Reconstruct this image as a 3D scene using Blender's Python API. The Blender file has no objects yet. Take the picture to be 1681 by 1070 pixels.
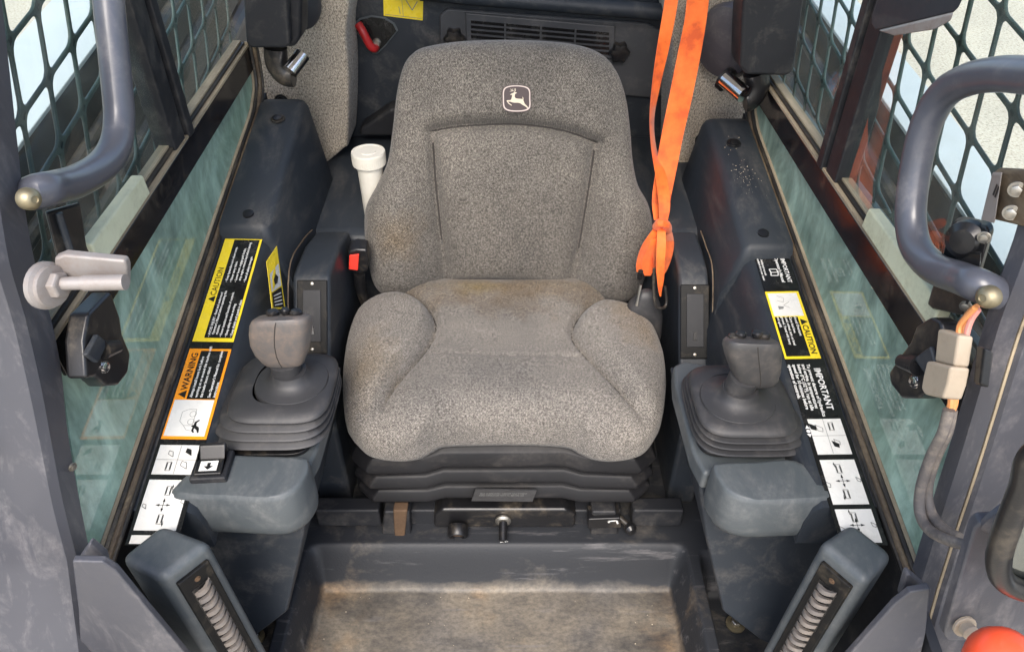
import bpy, bmesh, math, random
import numpy as np
from mathutils import Vector, Matrix
random.seed(4)
R = math.radians
sc = bpy.context.scene
# ------------------------------------------------------------------ camera, sky, sun, exposure
CZ, PITCH, FPX, UC, VC = 1.2, 39.0, 1214.0, 840.5, 535.0
cam_d = bpy.data.cameras.new('camera'); cam = bpy.data.objects.new('camera', cam_d)
sc.collection.objects.link(cam); sc.camera = cam
cam.location = (0, 0, CZ); cam.rotation_euler = (R(90 - PITCH), 0, 0)
cam_d.sensor_width = 36; cam_d.lens = 36 * FPX / 1681; cam_d.clip_start = .02; cam_d.clip_end = 400
w = bpy.data.worlds.new('World'); sc.world = w; w.use_nodes = True
sky = w.node_tree.nodes.new('ShaderNodeTexSky'); sky.sky_type = 'NISHITA'; sky.sun_disc = False
SUN_EL, SUN_AZ = 50, 186          # degrees; azimuth measured from +Y (rear of the cab) clockwise
sky.sun_elevation = R(SUN_EL); sky.sun_rotation = R(SUN_AZ); sky.dust_density = 3.0; sky.air_density = 1.0
bg = w.node_tree.nodes['Background']; bg.inputs['Strength'].default_value = .15
w.node_tree.links.new(sky.outputs[0], bg.inputs[0])
sun_d = bpy.data.lights.new('sun', 'SUN'); sun_d.energy = 1.0; sun_d.angle = R(30); sun_d.color = (1, .96, .9)
sun = bpy.data.objects.new('sun', sun_d); sc.collection.objects.link(sun)
sdir = Vector((math.sin(R(SUN_AZ)) * math.cos(R(SUN_EL)), math.cos(R(SUN_AZ)) * math.cos(R(SUN_EL)), math.sin(R(SUN_EL))))
sun.rotation_euler = sdir.to_track_quat('Z', 'Y').to_euler(); sun.location = sdir * 5
vs = sc.view_settings; vs.view_transform = 'Standard'; vs.look = 'None'; vs.gamma = 1; vs.use_curve_mapping = False
vs.exposure = 1.36
sc.render.resolution_x, sc.render.resolution_y = 1024, 651
try: sc.cycles.max_bounces = 8; sc.cycles.transparent_max_bounces = 16
except Exception: pass

# ------------------------------------------------------------------ measuring helpers
_c, _s = math.cos(R(PITCH)), math.sin(R(PITCH))
EYE = Vector((0, 0, CZ))
def ray(u, v):
    a = (v - VC) / FPX
    return Vector(((u - UC) / FPX, _c - a * _s, -_s - a * _c))
def P(u, v, x=None, y=None, z=None):
    """point of the place seen at photo position (u, v), on the plane x=, y= or z="""
    d = ray(u, v)
    t = x / d.x if x is not None else y / d.y if y is not None else (z - CZ) / d.z
    return EYE + d * t
def PP(u, v, p0, n):
    d = ray(u, v); return EYE + d * ((p0 - EYE).dot(n) / d.dot(n))
XL, XR = -.48, .46               # planes of the two side windows
XM = -.01                        # middle of the cab
def MX(x): return 2 * XM - x     # mirror about the middle
def sillz(y, side=-1): return .439 + .247 * (y - .503) if side < 0 else .4486 + .1883 * (y - .4946)   # window sill height; the cab leans a little

# ------------------------------------------------------------------ materials
MAT = {}
def nt(name):
    m = bpy.data.materials.new(name); m.use_nodes = True; MAT[name] = m
    return m, m.node_tree.nodes, m.node_tree.links, m.node_tree.nodes['Principled BSDF']
def ramp(N, stops):
    r = N.new('ShaderNodeValToRGB'); e = r.color_ramp.elements
    while len(e) < len(stops): e.new(.5)
    for k, (p, c) in enumerate(stops): e[k].position = p; e[k].color = (*c, 1) if len(c) == 3 else c
    return r
def noise(N, L, scale, detail=3, rough=.55, stretch=None, coord='Object', dist=0):
    tc = N.new('ShaderNodeTexCoord'); n = N.new('ShaderNodeTexNoise')
    n.inputs['Scale'].default_value = scale; n.inputs['Detail'].default_value = detail; n.inputs['Roughness'].default_value = rough
    n.inputs['Distortion'].default_value = dist
    if stretch:
        mp = N.new('ShaderNodeMapping'); mp.inputs['Scale'].default_value = stretch[:3]
        if len(stretch) > 3: mp.inputs['Rotation'].default_value = stretch[3:]
        L.new(tc.outputs[coord], mp.inputs[0]); L.new(mp.outputs[0], n.inputs['Vector'])
    else: L.new(tc.outputs[coord], n.inputs['Vector'])
    return n
def mixc(N, L, fac, a, b, mode='MIX'):
    m = N.new('ShaderNodeMix'); m.data_type = 'RGBA'; m.blend_type = mode
    for s, i in ((fac, 0), (a, 6), (b, 7)):
        if hasattr(s, 'links') or hasattr(s, 'is_linked'): L.new(s, m.inputs[i])
        elif i == 0: m.inputs[0].default_value = s
        else: m.inputs[i].default_value = (*s, 1)
    return m.outputs[2]
def bump(N, L, b, h, strength=.3, dist=.001):
    bp = N.new('ShaderNodeBump'); bp.inputs['Strength'].default_value = strength; bp.inputs['Distance'].default_value = dist
    L.new(h, bp.inputs['Height']); L.new(bp.outputs[0], b.inputs['Normal'])
def worn(name, base, rough=.5, dirt=None, amount=.5, dscale=9, grain=600, gbump=.12, metal=0, spec=.5, var=.25, stretch=None, dsharp=.16, coat=0):
    """worn painted / plastic / metal surface: base colour with patchy variation, dust with its own shape, fine grain"""
    m, N, L, b = nt(name)
    n1 = noise(N, L, 5, 4)
    lo = tuple(c * (1 - var) for c in base); hi = tuple(c * (1 + var) for c in base)
    r1 = ramp(N, [(.3, lo), (.7, hi)]); L.new(n1.outputs[0], r1.inputs[0]); col = r1.outputs[0]
    rr = N.new('ShaderNodeMapRange'); rr.inputs['To Min'].default_value = rough - .1; rr.inputs['To Max'].default_value = rough + .14
    n3 = noise(N, L, 40, 5, .65); L.new(n3.outputs[0], rr.inputs[0])
    rrv = rr.outputs[0]
    if dirt:
        n2 = noise(N, L, dscale, 8, .68, stretch, dist=.4)
        r2 = ramp(N, [(.62 - amount * .3 - dsharp * .5, (0, 0, 0)), (.62 - amount * .3 + dsharp, (1, 1, 1))]); L.new(n2.outputs[0], r2.inputs[0])
        sp = noise(N, L, 160, 4, .7); rs = ramp(N, [(.35, (.25, .25, .25)), (.7, (1, 1, 1))]); L.new(sp.outputs[0], rs.inputs[0])
        f = mixc(N, L, 1.0, r2.outputs[0], rs.outputs[0], 'MULTIPLY')
        sc_ = N.new('ShaderNodeMath'); sc_.operation = 'MULTIPLY'; sc_.inputs[1].default_value = min(.9, amount + .25); L.new(f, sc_.inputs[0])
        col = mixc(N, L, sc_.outputs[0], col, dirt)
        mr = N.new('ShaderNodeMath'); mr.operation = 'MULTIPLY_ADD'; mr.inputs[1].default_value = .3; L.new(sc_.outputs[0], mr.inputs[0]); L.new(rrv, mr.inputs[2]); rrv = mr.outputs[0]
    L.new(col, b.inputs['Base Color']); L.new(rrv, b.inputs['Roughness'])
    b.inputs['Metallic'].default_value = metal; b.inputs['Specular IOR Level'].default_value = spec
    if coat: b.inputs['Coat Weight'].default_value = coat; b.inputs['Coat Roughness'].default_value = .15
    g = noise(N, L, grain, 2); bump(N, L, b, g.outputs[0], gbump, .0006)
    return m
TAN = (.36, .29, .20); PALE = (.30, .27, .23)
worn('plastic_black', (.018, .019, .022), .48, PALE, .10, 14, gbump=.15, spec=.3)
worn('plastic_trim', (.024, .029, .036), .46, PALE, .12, 16, stretch=(1, .25, 1), spec=.32, gbump=.18, var=.12)
worn('plastic_grey', (.072, .083, .089), .42, (.27, .265, .25), .20, 22, var=.06, grain=1100, gbump=.3, stretch=(1, .5, 1))
worn('plastic_vent', (.008, .008, .008), .5, TAN, .02, 30, spec=.2)
worn('rubber', (.030, .030, .032), .50, (.18, .16, .14), .14, 22, var=.2)
worn('grip_dark', (.052, .051, .051), .48, (.24, .20, .17), .25, 26, var=.2, gbump=.2)
worn('grip_rubber', (.105, .098, .094), .5, (.30, .21, .15), .42, 22, var=.3, gbump=.2)
worn('post_paint', (.062, .063, .073), .44, (.26, .24, .235), .22, 34, var=.10, gbump=.12, stretch=(1, 1, .3), dsharp=.10)
worn('handle_paint', (.070, .075, .093), .32, (.34, .32, .31), .12, 18, var=.2, gbump=.05, coat=.2)
worn('guard_paint', (.040, .074, .070), .42, (.3, .3, .25), .08, 20)
worn('black_paint', (.010, .010, .011), .30, TAN, .10, 20)
worn('band_paint', (.009, .008, .009), .14, TAN, .04, 20, gbump=.02, spec=.6)
worn('seal_brown', (.085, .058, .036), .6, (.34, .27, .17), .42, 45, stretch=(1, .12, 1), var=.5)
worn('seal_black', (.016, .014, .012), .5, TAN, .22, 40, stretch=(1, .15, 1))
worn('seal_tan', (.33, .27, .18), .7, (.10, .07, .04), .4, 40, stretch=(1, .15, 1), var=.4)
worn('foam', (.66, .67, .47), .85, (.30, .28, .16), .35, 25, var=.1, gbump=.5)
worn('zinc', (.36, .345, .31), .32, (.36, .27, .16), .35, 40, metal=.9)
worn('gold_zinc', (.30, .26, .17), .45, (.30, .25, .16), .3, 60, metal=.85)
worn('aged_white', (.27, .25, .235), .42, (.20, .13, .09), .34, 25, metal=.25)
worn('chrome', (.75, .73, .72), .10, (.3, .15, .12), .1, 40, metal=1)
worn('rust', (.10, .058, .03), .75, (.05, .03, .02), .4, 40)
worn('connector', (.40, .33, .245), .5, (.24, .18, .12), .25, 30, var=.1)
worn('cable', (.10, .09, .085), .6, (.42, .35, .27), .42, 30)
worn('wire_orange', (.75, .30, .10), .5, TAN, .2, 40)
worn('wire_pink', (.70, .30, .25), .5, TAN, .2, 40)
worn('bottle_white', (.66, .63, .55), .45, (.36, .30, .20), .15, 14, var=.05)
worn('red_paint', (.42, .018, .020), .34, (.05, .03, .03), .1, 20, var=.15)
worn('red_plastic', (.85, .055, .035), .38, None, var=.05)
worn('red_ball', (.80, .085, .03), .35, (.5, .4, .3), .08, 20, var=.05)
worn('decal_yellow', (.88, .66, .03), .25, (.3, .25, .15), .10, 25, var=.04, gbump=.02)
worn('decal_orange', (.90, .31, .015), .25, (.3, .25, .15), .10, 25, var=.04, gbump=.02)
worn('decal_white', (.70, .69, .65), .25, (.36, .32, .25), .10, 25, var=.04, gbump=.02)
worn('decal_black', (.010, .010, .010), .22, (.2, .19, .17), .08, 20, gbump=.02)
worn('ink_white', (.74, .73, .70), .3, None, var=.03, gbump=.02)
worn('ink_black', (.012, .012, .012), .3, None, var=.03, gbump=.02)
worn('ink_grey', (.22, .22, .21), .3, None, var=.03, gbump=.02)
worn('badge_brown', (.040, .024, .024), .5, None, var=.1)
worn('badge_cream', (.56, .49, .38), .6, None, var=.08)
worn('badge_border', (.50, .42, .38), .6, None, var=.08)
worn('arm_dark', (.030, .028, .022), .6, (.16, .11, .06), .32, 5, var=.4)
worn('arm_sky_sheen', (.50, .56, .58), .5, (.38, .36, .30), .16, 5, var=.06)  # pale colour stands in for sky reflected on the dark arm
worn('roof_paint', (.10, .10, .12), .5, None)
worn('headliner', (.55, .53, .50), .9, None)
worn('grille_grey', (.05, .052, .056), .5, PALE, .1, 20)
worn('thread_dark', (.035, .031, .028), .9, None)
worn('soil', (.42, .36, .27), .9, None)
worn('hose', (.02, .02, .019), .5, TAN, .2, 12)

def fabric_mat(name, dark, mid, light, scale, stain=None, stretch=(1, 1, .75)):
    m, N, L, b = nt(name)
    n = noise(N, L, scale, 2, .6, stretch); n2 = noise(N, L, scale * 2.3, 2, .6)
    ad = N.new('ShaderNodeMath'); ad.operation = 'MULTIPLY_ADD'; ad.inputs[1].default_value = .35; L.new(n2.outputs[0], ad.inputs[0]); L.new(n.outputs[0], ad.inputs[2])
    tcw = N.new('ShaderNodeTexCoord'); sw = N.new('ShaderNodeSeparateXYZ'); L.new(tcw.outputs['Object'], sw.inputs[0])
    def mth(op, a, b):
        q = N.new('ShaderNodeMath'); q.operation = op
        for i_, v_ in enumerate((a, b)):
            if v_ is None: continue
            if isinstance(v_, (int, float)): q.inputs[i_].default_value = v_
            else: L.new(v_, q.inputs[i_])
        return q.outputs[0]
    yz = mth('ADD', sw.outputs['Y'], sw.outputs['Z'])
    wv = mth('MULTIPLY', mth('SINE', mth('MULTIPLY', sw.outputs['X'], 1750), None), mth('SINE', mth('MULTIPLY', yz, 1050), None))
    hgt = mth('MULTIPLY_ADD', wv, .055); hn = hgt.node; L.new(ad.outputs[0], hn.inputs[2])
    r = ramp(N, [(.48, dark), (.66, mid), (.88, light)]); L.new(hgt, r.inputs[0])
    col = r.outputs[0]
    big = noise(N, L, 4, 5, .6); rb = ramp(N, [(.3, (.70, .70, .70)), (.7, (1.22, 1.19, 1.14))]); L.new(big.outputs[0], rb.inputs[0])
    col = mixc(N, L, 1.0, col, rb.outputs[0], 'MULTIPLY')
    if stain:
        for scol, loc, rad, amt in stain:
            tc = N.new('ShaderNodeTexCoord'); vm = N.new('ShaderNodeVectorMath'); vm.operation = 'SUBTRACT'; vm.inputs[1].default_value = loc
            L.new(tc.outputs['Object'], vm.inputs[0])
            vd = N.new('ShaderNodeVectorMath'); vd.operation = 'DIVIDE'; vd.inputs[1].default_value = rad; L.new(vm.outputs[0], vd.inputs[0])
            ln = N.new('ShaderNodeVectorMath'); ln.operation = 'LENGTH'; L.new(vd.outputs[0], ln.inputs[0])
            nn = noise(N, L, 22, 5, .6)
            a2 = N.new('ShaderNodeMath'); a2.operation = 'MULTIPLY_ADD'; a2.inputs[1].default_value = 1.6; L.new(nn.outputs[0], a2.inputs[0]); L.new(ln.outputs['Value'], a2.inputs[2])
            rs = ramp(N, [(.0, (amt,) * 3), (.5, (amt * .8,) * 3), (1.0, (0, 0, 0))])
            hf = N.new('ShaderNodeMath'); hf.operation = 'MULTIPLY'; hf.inputs[1].default_value = .55; L.new(a2.outputs[0], hf.inputs[0]); L.new(hf.outputs[0], rs.inputs[0])
            tinted = mixc(N, L, 1.0, col, scol, 'MULTIPLY'); col = mixc(N, L, rs.outputs[0], col, tinted)
    L.new(col, b.inputs['Base Color']); b.inputs['Roughness'].default_value = .9; b.inputs['Specular IOR Level'].default_value = .15
    b.inputs['Sheen Weight'].default_value = .15
    bump(N, L, b, hgt, .6, .0016)
    return m
fabric_mat('seat_fabric', (.058, .053, .048), (.156, .145, .132), (.335, .312, .285), 500,
           stain=[((.80, .62, .40), (.03, .125, .28), (.28, .085, .3), 1.0), ((1.0, .80, .54), (.24, .05, .28), (.08, .13, .2), .9),
                  ((1.0, .84, .60), (-.23, -.10, .28), (.07, .09, .2), .8), ((1.0, .92, .55), (-.05, .12, .28), (.06, .03, .2), .9), ((.66, .66, .68), (0, .07, .28), (.18, .06, .2), .6)])
fabric_mat('back_fabric', (.044, .040, .036), (.112, .104, .094), (.25, .232, .208), 500,
           stain=[((1.0, .80, .54), (-.2, .17, .38), (.06, .2, .06), .8), ((.62, .58, .54), (0, .1, .37), (.3, .3, .12), .35)], stretch=(1, 1, .7))
fabric_mat('pillar_fabric', (.12, .104, .084), (.33, .292, .24), (.54, .485, .405), 330,
           stain=[((1.0, .78, .52), (0, 0, -.1), (.1, .1, .08), .6)])

def tub_mat():
    m, N, L, b = nt('tub_plastic')
    tc = N.new('ShaderNodeTexCoord'); sx = N.new('ShaderNodeSeparateXYZ'); L.new(tc.outputs['Object'], sx.inputs[0])
    base = (.020, .022, .026)
    n = noise(N, L, 6, 10, .68, (1, 1.7, 1.5), dist=.3)
    # dust settles on the floor of the well, thin on the walls
    mr = N.new('ShaderNodeMapRange'); mr.inputs['From Min'].default_value = .022; mr.inputs['From Max'].default_value = .003; mr.inputs['To Min'].default_value = -.09; mr.inputs['To Max'].default_value = .195
    L.new(sx.outputs['Z'], mr.inputs[0])
    a = N.new('ShaderNodeMath'); a.operation = 'ADD'; L.new(n.outputs[0], a.inputs[0]); L.new(mr.outputs[0], a.inputs[1])
    r = ramp(N, [(.45, (0, 0, 0)), (.78, (1, 1, 1))]); L.new(a.outputs[0], r.inputs[0])
    sp = noise(N, L, 110, 5, .7, (1, 1.4, 1)); rs = ramp(N, [(.3, (.45,) * 3), (.65, (1, 1, 1))]); L.new(sp.outputs[0], rs.inputs[0])
    f = mixc(N, L, 1.0, r.outputs[0], rs.outputs[0], 'MULTIPLY')
    n2 = noise(N, L, 5, 4, .6); r2 = ramp(N, [(.38, (.19, .17, .145)), (.55, (.26, .22, .165)), (.70, (.35, .235, .13))]); L.new(n2.outputs[0], r2.inputs[0])
    col = mixc(N, L, f, base, r2.outputs[0])
    st = noise(N, L, 22, 8, .72, (.22, 2.4, 1.6, 0, 0, R(14)), dist=.3); rst = ramp(N, [(.57, (0, 0, 0)), (.70, (.55,) * 3)]); L.new(st.outputs[0], rst.inputs[0])
    col = mixc(N, L, rst.outputs[0], col, (.20, .19, .19))
    L.new(col, b.inputs['Base Color']); b.inputs['Roughness'].default_value = .58
    g = noise(N, L, 250, 4); bump(N, L, b, g.outputs[0], .35, .0012)
tub_mat()
def ground_mat():
    m, N, L, b = nt('concrete')
    n = noise(N, L, 60, 4, .7); r = ramp(N, [(.33, (.22, .19, .13)), (.44, (.52, .47, .37)), (.6, (.64, .59, .48))]); L.new(n.outputs[0], r.inputs[0])
    n2 = noise(N, L, 2, 4); r2 = ramp(N, [(.3, (.9,) * 3), (.7, (1.05,) * 3)]); L.new(n2.outputs[0], r2.inputs[0])
    L.new(mixc(N, L, 1.0, r.outputs[0], r2.outputs[0], 'MULTIPLY'), b.inputs['Base Color']); b.inputs['Roughness'].default_value = .9
    bump(N, L, b, n.outputs[0], .5, .01)
ground_mat()
def glass_mat(name, tint, dust_col, dust_lo, dust_hi, rough):
    """window glass: tinted, mirror-like at glancing angles, with wiped dust films"""
    m, N, L, b = nt(name); N.remove(b); out = N['Material Output']
    tr = N.new('ShaderNodeBsdfTransparent'); tr.inputs[0].default_value = (*tint, 1)
    df = N.new('ShaderNodeBsdfDiffuse'); gl = N.new('ShaderNodeBsdfGlossy'); gl.inputs['Roughness'].default_value = rough
    n = noise(N, L, 9, 7, .62, (1, 1.0, .7, R(35), 0, 0), dist=1.2); n2 = noise(N, L, 26, 6, .65, (1, 1.8, .6, R(35), 0, 0))
    a = N.new('ShaderNodeMath'); a.operation = 'MULTIPLY_ADD'; a.inputs[1].default_value = .4; L.new(n2.outputs[0], a.inputs[0]); L.new(n.outputs[0], a.inputs[2])
    rc = ramp(N, [(.5, tuple(c * .66 for c in dust_col)), (.9, tuple(min(1, c * 1.35) for c in dust_col))]); L.new(a.outputs[0], rc.inputs[0]); L.new(rc.outputs[0], df.inputs[0])
    mr = N.new('ShaderNodeMapRange'); mr.inputs['From Min'].default_value = .5; mr.inputs['From Max'].default_value = .95
    mr.inputs['To Min'].default_value = dust_lo; mr.inputs['To Max'].default_value = dust_hi; L.new(a.outputs[0], mr.inputs[0])
    m1 = N.new('ShaderNodeMixShader'); L.new(mr.outputs[0], m1.inputs[0]); L.new(tr.outputs[0], m1.inputs[1]); L.new(df.outputs[0], m1.inputs[2])
    fr = N.new('ShaderNodeFresnel'); fr.inputs[0].default_value = 1.5
    ge = N.new('ShaderNodeNewGeometry'); inv = N.new('ShaderNodeMath'); inv.operation = 'SUBTRACT'; inv.inputs[0].default_value = 1; L.new(ge.outputs['Backfacing'], inv.inputs[1])
    fm = N.new('ShaderNodeMath'); fm.operation = 'MULTIPLY'; L.new(fr.outputs[0], fm.inputs[0]); L.new(inv.outputs[0], fm.inputs[1])
    m2 = N.new('ShaderNodeMixShader'); L.new(fm.outputs[0], m2.inputs[0]); L.new(m1.outputs[0], m2.inputs[1]); L.new(gl.outputs[0], m2.inputs[2])
    L.new(m2.outputs[0], out.inputs[0])
glass_mat('glass_clear', (.92, .95, .925), (.50, .55, .52), .01, .07, .01)
glass_mat('glass_dusty', (.45, .64, .55), (.335, .465, .38), .62, .96, .03)
def belt_mat():
    m, N, L, b = nt('belt_orange')
    n = noise(N, L, 30, 4, .6); r = ramp(N, [(.35, (.62, .085, .010)), (.5, (.86, .145, .014)), (.7, (.92, .19, .025))]); L.new(n.outputs[0], r.inputs[0])
    L.new(r.outputs[0], b.inputs['Base Color']); b.inputs['Roughness'].default_value = .65; b.inputs['Sheen Weight'].default_value = .2
    wv = noise(N, L, 700, 1); bump(N, L, b, wv.outputs[0], .3, .0006)
belt_mat()

# ------------------------------------------------------------------ building helpers
COL = sc.collection
def thing(name, label, cat, loc=(0, 0, 0), group=None):
    o = bpy.data.objects.new(name, None); COL.objects.link(o); o.location = loc; o.empty_display_size = .05
    o['label'] = label; o['category'] = cat
    if group: o['group'] = group
    return o
def wloc(o):
    p = Vector((0, 0, 0))
    while o: p = p + Vector(o.location); o = o.parent
    return p
def obj(name, verts, faces, mat, parent=None, bevel=0, seg=3, smooth=True, angle=35, origin=None, label=None):
    """one mesh object from world-space vertices; its origin is its parent's (or the given origin)"""
    off = wloc(parent) if parent else Vector(origin) if origin is not None else Vector((0, 0, 0))
    me = bpy.data.meshes.new(name); me.from_pydata([tuple(Vector(q) - off) for q in verts], [], faces)
    bm = bmesh.new(); bm.from_mesh(me); bmesh.ops.remove_doubles(bm, verts=bm.verts, dist=1e-6)
    bmesh.ops.recalc_face_normals(bm, faces=bm.faces); bm.to_mesh(me); bm.free()
    o = bpy.data.objects.new(name, me); COL.objects.link(o); me.materials.append(MAT[mat])
    if parent: o.parent = parent
    else: o.location = off
    if smooth:
        me.polygons.foreach_set('use_smooth', [True] * len(me.polygons)); me.set_sharp_from_angle(angle=R(angle))
    if bevel:
        b = o.modifiers.new('bevel', 'BEVEL'); b.width = bevel; b.segments = seg; b.limit_method = 'ANGLE'; b.angle_limit = R(30); b.harden_normals = True
    if label: o['label'] = label
    return o
def flip_safe(o): return o
def tag(o, label, cat, group=None):
    o['label'] = label; o['category'] = cat
    if group: o['group'] = group
    return o
def prism(pts, vec):
    n = len(pts); vec = Vector(vec); V = [Vector(p) for p in pts] + [Vector(p) + vec for p in pts]
    F = [list(range(n))[::-1], list(range(n, 2 * n))] + [[k, (k + 1) % n, n + (k + 1) % n, n + k] for k in range(n)]
    return V, F
def box(c, s, rot=None):
    V = []
    for dx in (-1, 1):
        for dy in (-1, 1):
            for dz in (-1, 1):
                q = Vector((dx * s[0] / 2, dy * s[1] / 2, dz * s[2] / 2)); V.append((rot @ q if rot else q) + Vector(c))
    return V, [[0, 1, 3, 2], [4, 6, 7, 5], [0, 4, 5, 1], [2, 3, 7, 6], [0, 2, 6, 4], [1, 5, 7, 3]]
def join(*parts):
    V, F = [], []
    for v, f in parts:
        k = len(V); V += list(v); F += [[i + k for i in q] for q in f]
    return V, F
def loft(rings, cap=True, closed=False):
    n = len(rings[0]); V = [p for r in rings for p in r]; F = []
    m = len(rings)
    for k in range(m if closed else m - 1):
        k2 = (k + 1) % m
        for i in range(n): F.append([k * n + i, k * n + (i + 1) % n, k2 * n + (i + 1) % n, k2 * n + i])
    if cap and not closed: F += [list(range(n))[::-1], list(range((m - 1) * n, m * n))]
    return V, F
def smooth_path(pts, sub=8, closed=False):
    pts = [Vector(p) for p in pts]; out = []; n = len(pts)
    for k in range(n if closed else n - 1):
        if closed: a, b, c, d = pts[k - 1], pts[k], pts[(k + 1) % n], pts[(k + 2) % n]
        else: a, b, c, d = pts[max(k - 1, 0)], pts[k], pts[k + 1], pts[min(k + 2, n - 1)]
        for i in range(sub):
            t = i / sub
            out.append(.5 * ((2 * b) + (c - a) * t + (2 * a - 5 * b + 4 * c - d) * t * t + (3 * b - a - 3 * c + d) * t ** 3))
    if not closed: out.append(pts[-1])
    return out
def frames(path, closed=False):
    n = len(path); T = []
    for k in range(n):
        a = path[k - 1] if (k > 0 or closed) else path[k]; b = path[(k + 1) % n] if (k < n - 1 or closed) else path[k]
        T.append((b - a).normalized())
    up = Vector((0, 0, 1)) if abs(T[0].z) < .9 else Vector((0, 1, 0))
    nrm = (up - T[0] * up.dot(T[0])).normalized(); out = []
    for t in T:
        nrm = (nrm - t * nrm.dot(t)).normalized(); out.append((t, nrm, t.cross(nrm)))
    return out
def tube(path, r, seg=14, closed=False, prof=None):
    fr = frames(path, closed); rings = []
    for k, (p, (t, a, b)) in enumerate(zip(path, fr)):
        rr = r[k] if isinstance(r, (list, tuple)) else r
        if prof: rings.append([p + a * q[0] + b * q[1] for q in prof])
        else: rings.append([p + (a * math.cos(2 * math.pi * i / seg) + b * math.sin(2 * math.pi * i / seg)) * rr for i in range(seg)])
    return loft(rings, True, closed)
def cyl(p, q, r, seg=20, r2=None):
    p, q = Vector(p), Vector(q); return tube([p, q], [r, r2 if r2 is not None else r], seg)
def lathe(c, prof, axis=(0, 0, 1), seg=28):
    ax = Vector(axis).normalized(); up = Vector((0, 0, 1)) if abs(ax.z) < .9 else Vector((1, 0, 0))
    a = (up - ax * up.dot(ax)).normalized(); b = ax.cross(a); c = Vector(c)
    return loft([[c + ax * h + (a * math.cos(2 * math.pi * i / seg) + b * math.sin(2 * math.pi * i / seg)) * max(r, 1e-5) for i in range(seg)] for r, h in prof])
def squircle(c, hx, hy, n=4, seg=48, ax=Vector((1, 0, 0)), ay=Vector((0, 1, 0))):
    out = []
    for i in range(seg):
        t = 2 * math.pi * i / seg; cx, cy = math.cos(t), math.sin(t)
        out.append(Vector(c) + ax * (hx * math.copysign(abs(cx) ** (2 / n), cx)) + ay * (hy * math.copysign(abs(cy) ** (2 / n), cy)))
    return out
def ribbon(left, right, thick, nrm):
    n = len(left); nv = Vector(nrm) * thick
    rings = [[l, r, r + nv, l + nv] for l, r in zip(left, right)]
    return loft(rings)
def bolt(name, p, axis, r, h, mat, parent=None, hexa=True):
    V, F = lathe(p, [(r * 1.25, 0), (r * 1.25, h * .2), (r * 1.2, h * .25)], axis, 20)
    V2, F2 = lathe(p, [(r * .85, h * .2), (r * .85, h * .9), (r * .6, h)], axis, 6 if hexa else 18)
    return obj(name, *join((V, F), (V2, F2)), mat, parent, bevel=0)
def text_mesh(items, org, ex, ey):
    """lettering: items = (string, x, y, size, align); ex / ey are the reading and upward directions on the surface"""
    V, F = [], []
    for s, x, y, size, *al in items:
        cu = bpy.data.curves.new('t', 'FONT'); cu.body = s; cu.size = size; cu.resolution_u = 2
        cu.align_x = al[0] if al else 'LEFT'
        if len(al) > 1: cu.offset = al[1]
        to = bpy.data.objects.new('t', cu); COL.objects.link(to)
        bpy.context.view_layer.update()
        me = bpy.data.meshes.new_from_object(to.evaluated_get(bpy.context.evaluated_depsgraph_get()))
        k = len(V); V += [org + ex * (v.co.x + x) + ey * (v.co.y + y) for v in me.vertices]; F += [[i + k for i in p.vertices] for p in me.polygons]
        bpy.data.objects.remove(to); bpy.data.meshes.remove(me); bpy.data.curves.remove(cu)
    return V, F
def seg_strip(pts, wd, org, ex, ey):
    """thin drawn line (2D points) as flat strips"""
    V, F = [], []
    for (x0, y0), (x1, y1) in zip(pts[:-1], pts[1:]):
        d = Vector((x1 - x0, y1 - y0)); l = d.length or 1; nx, ny = -d.y / l * wd / 2, d.x / l * wd / 2; k = len(V)
        V += [org + ex * a + ey * b for a, b in ((x0 + nx, y0 + ny), (x1 + nx, y1 + ny), (x1 - nx, y1 - ny), (x0 - nx, y0 - ny))]; F.append([k, k + 1, k + 2, k + 3])
    return V, F
def poly2(pts, org, ex, ey): return [org + ex * x + ey * y for x, y in pts], [list(range(len(pts)))]

# ------------------------------------------------------------------ SETTING: ground outside, cab floor
g = obj('ground', [(-60, -60, -.5), (60, -60, -.5), (60, 60, -.5), (-60, 60, -.5)], [[0, 1, 2, 3]], 'concrete'); g['kind'] = 'structure'
def sst(a, b, x):
    t = min(1, max(0, (x - a) / (b - a))); return t * t * (3 - 2 * t)
def cab_floor():
    xs = sorted(set([round(-.47 + .92 * i / 110, 4) for i in range(111)] + [round(-.39 + .002 * i, 4) for i in range(35)] + [round(.26 + .002 * i, 4) for i in range(35)]))
    ys = sorted(set([round(.30 + .46 * i / 50, 4) for i in range(51)] + [round(.70 + .0025 * i, 4) for i in range(32)] + [.8, .9, 1.0, 1.2, 1.4, 1.56]))
    V, F = [], []
    for y in ys:
        for x in xs:
            xl, xr = -.338 - .0, .285
            s = sst(xl - .022, xl + .006, x) * (1 - sst(xr - .006, xr + .022, x)) * (1 - sst(.726, .772, y))
            z = .085 * (1 - s)
            dl = 1 - sst(-.395, -.378, x); dr = sst(.322, .340, x); f = 1 - sst(.70, .76, y)
            z -= .065 * max(dl, dr) * f
            # soft bow of the moulded well
            V.append((x, y, z + .0015 * math.sin(x * 23) * s))
    n = len(xs)
    for j in range(len(ys) - 1):
        for i in range(n - 1): F.append([j * n + i, j * n + i + 1, (j + 1) * n + i + 1, (j + 1) * n + i])
    o = obj('floor', V, F, 'tub_plastic', angle=60); o['kind'] = 'structure'
    o['label'] = 'black moulded cab floor with dusty tan footwell'
cab_floor()

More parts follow.
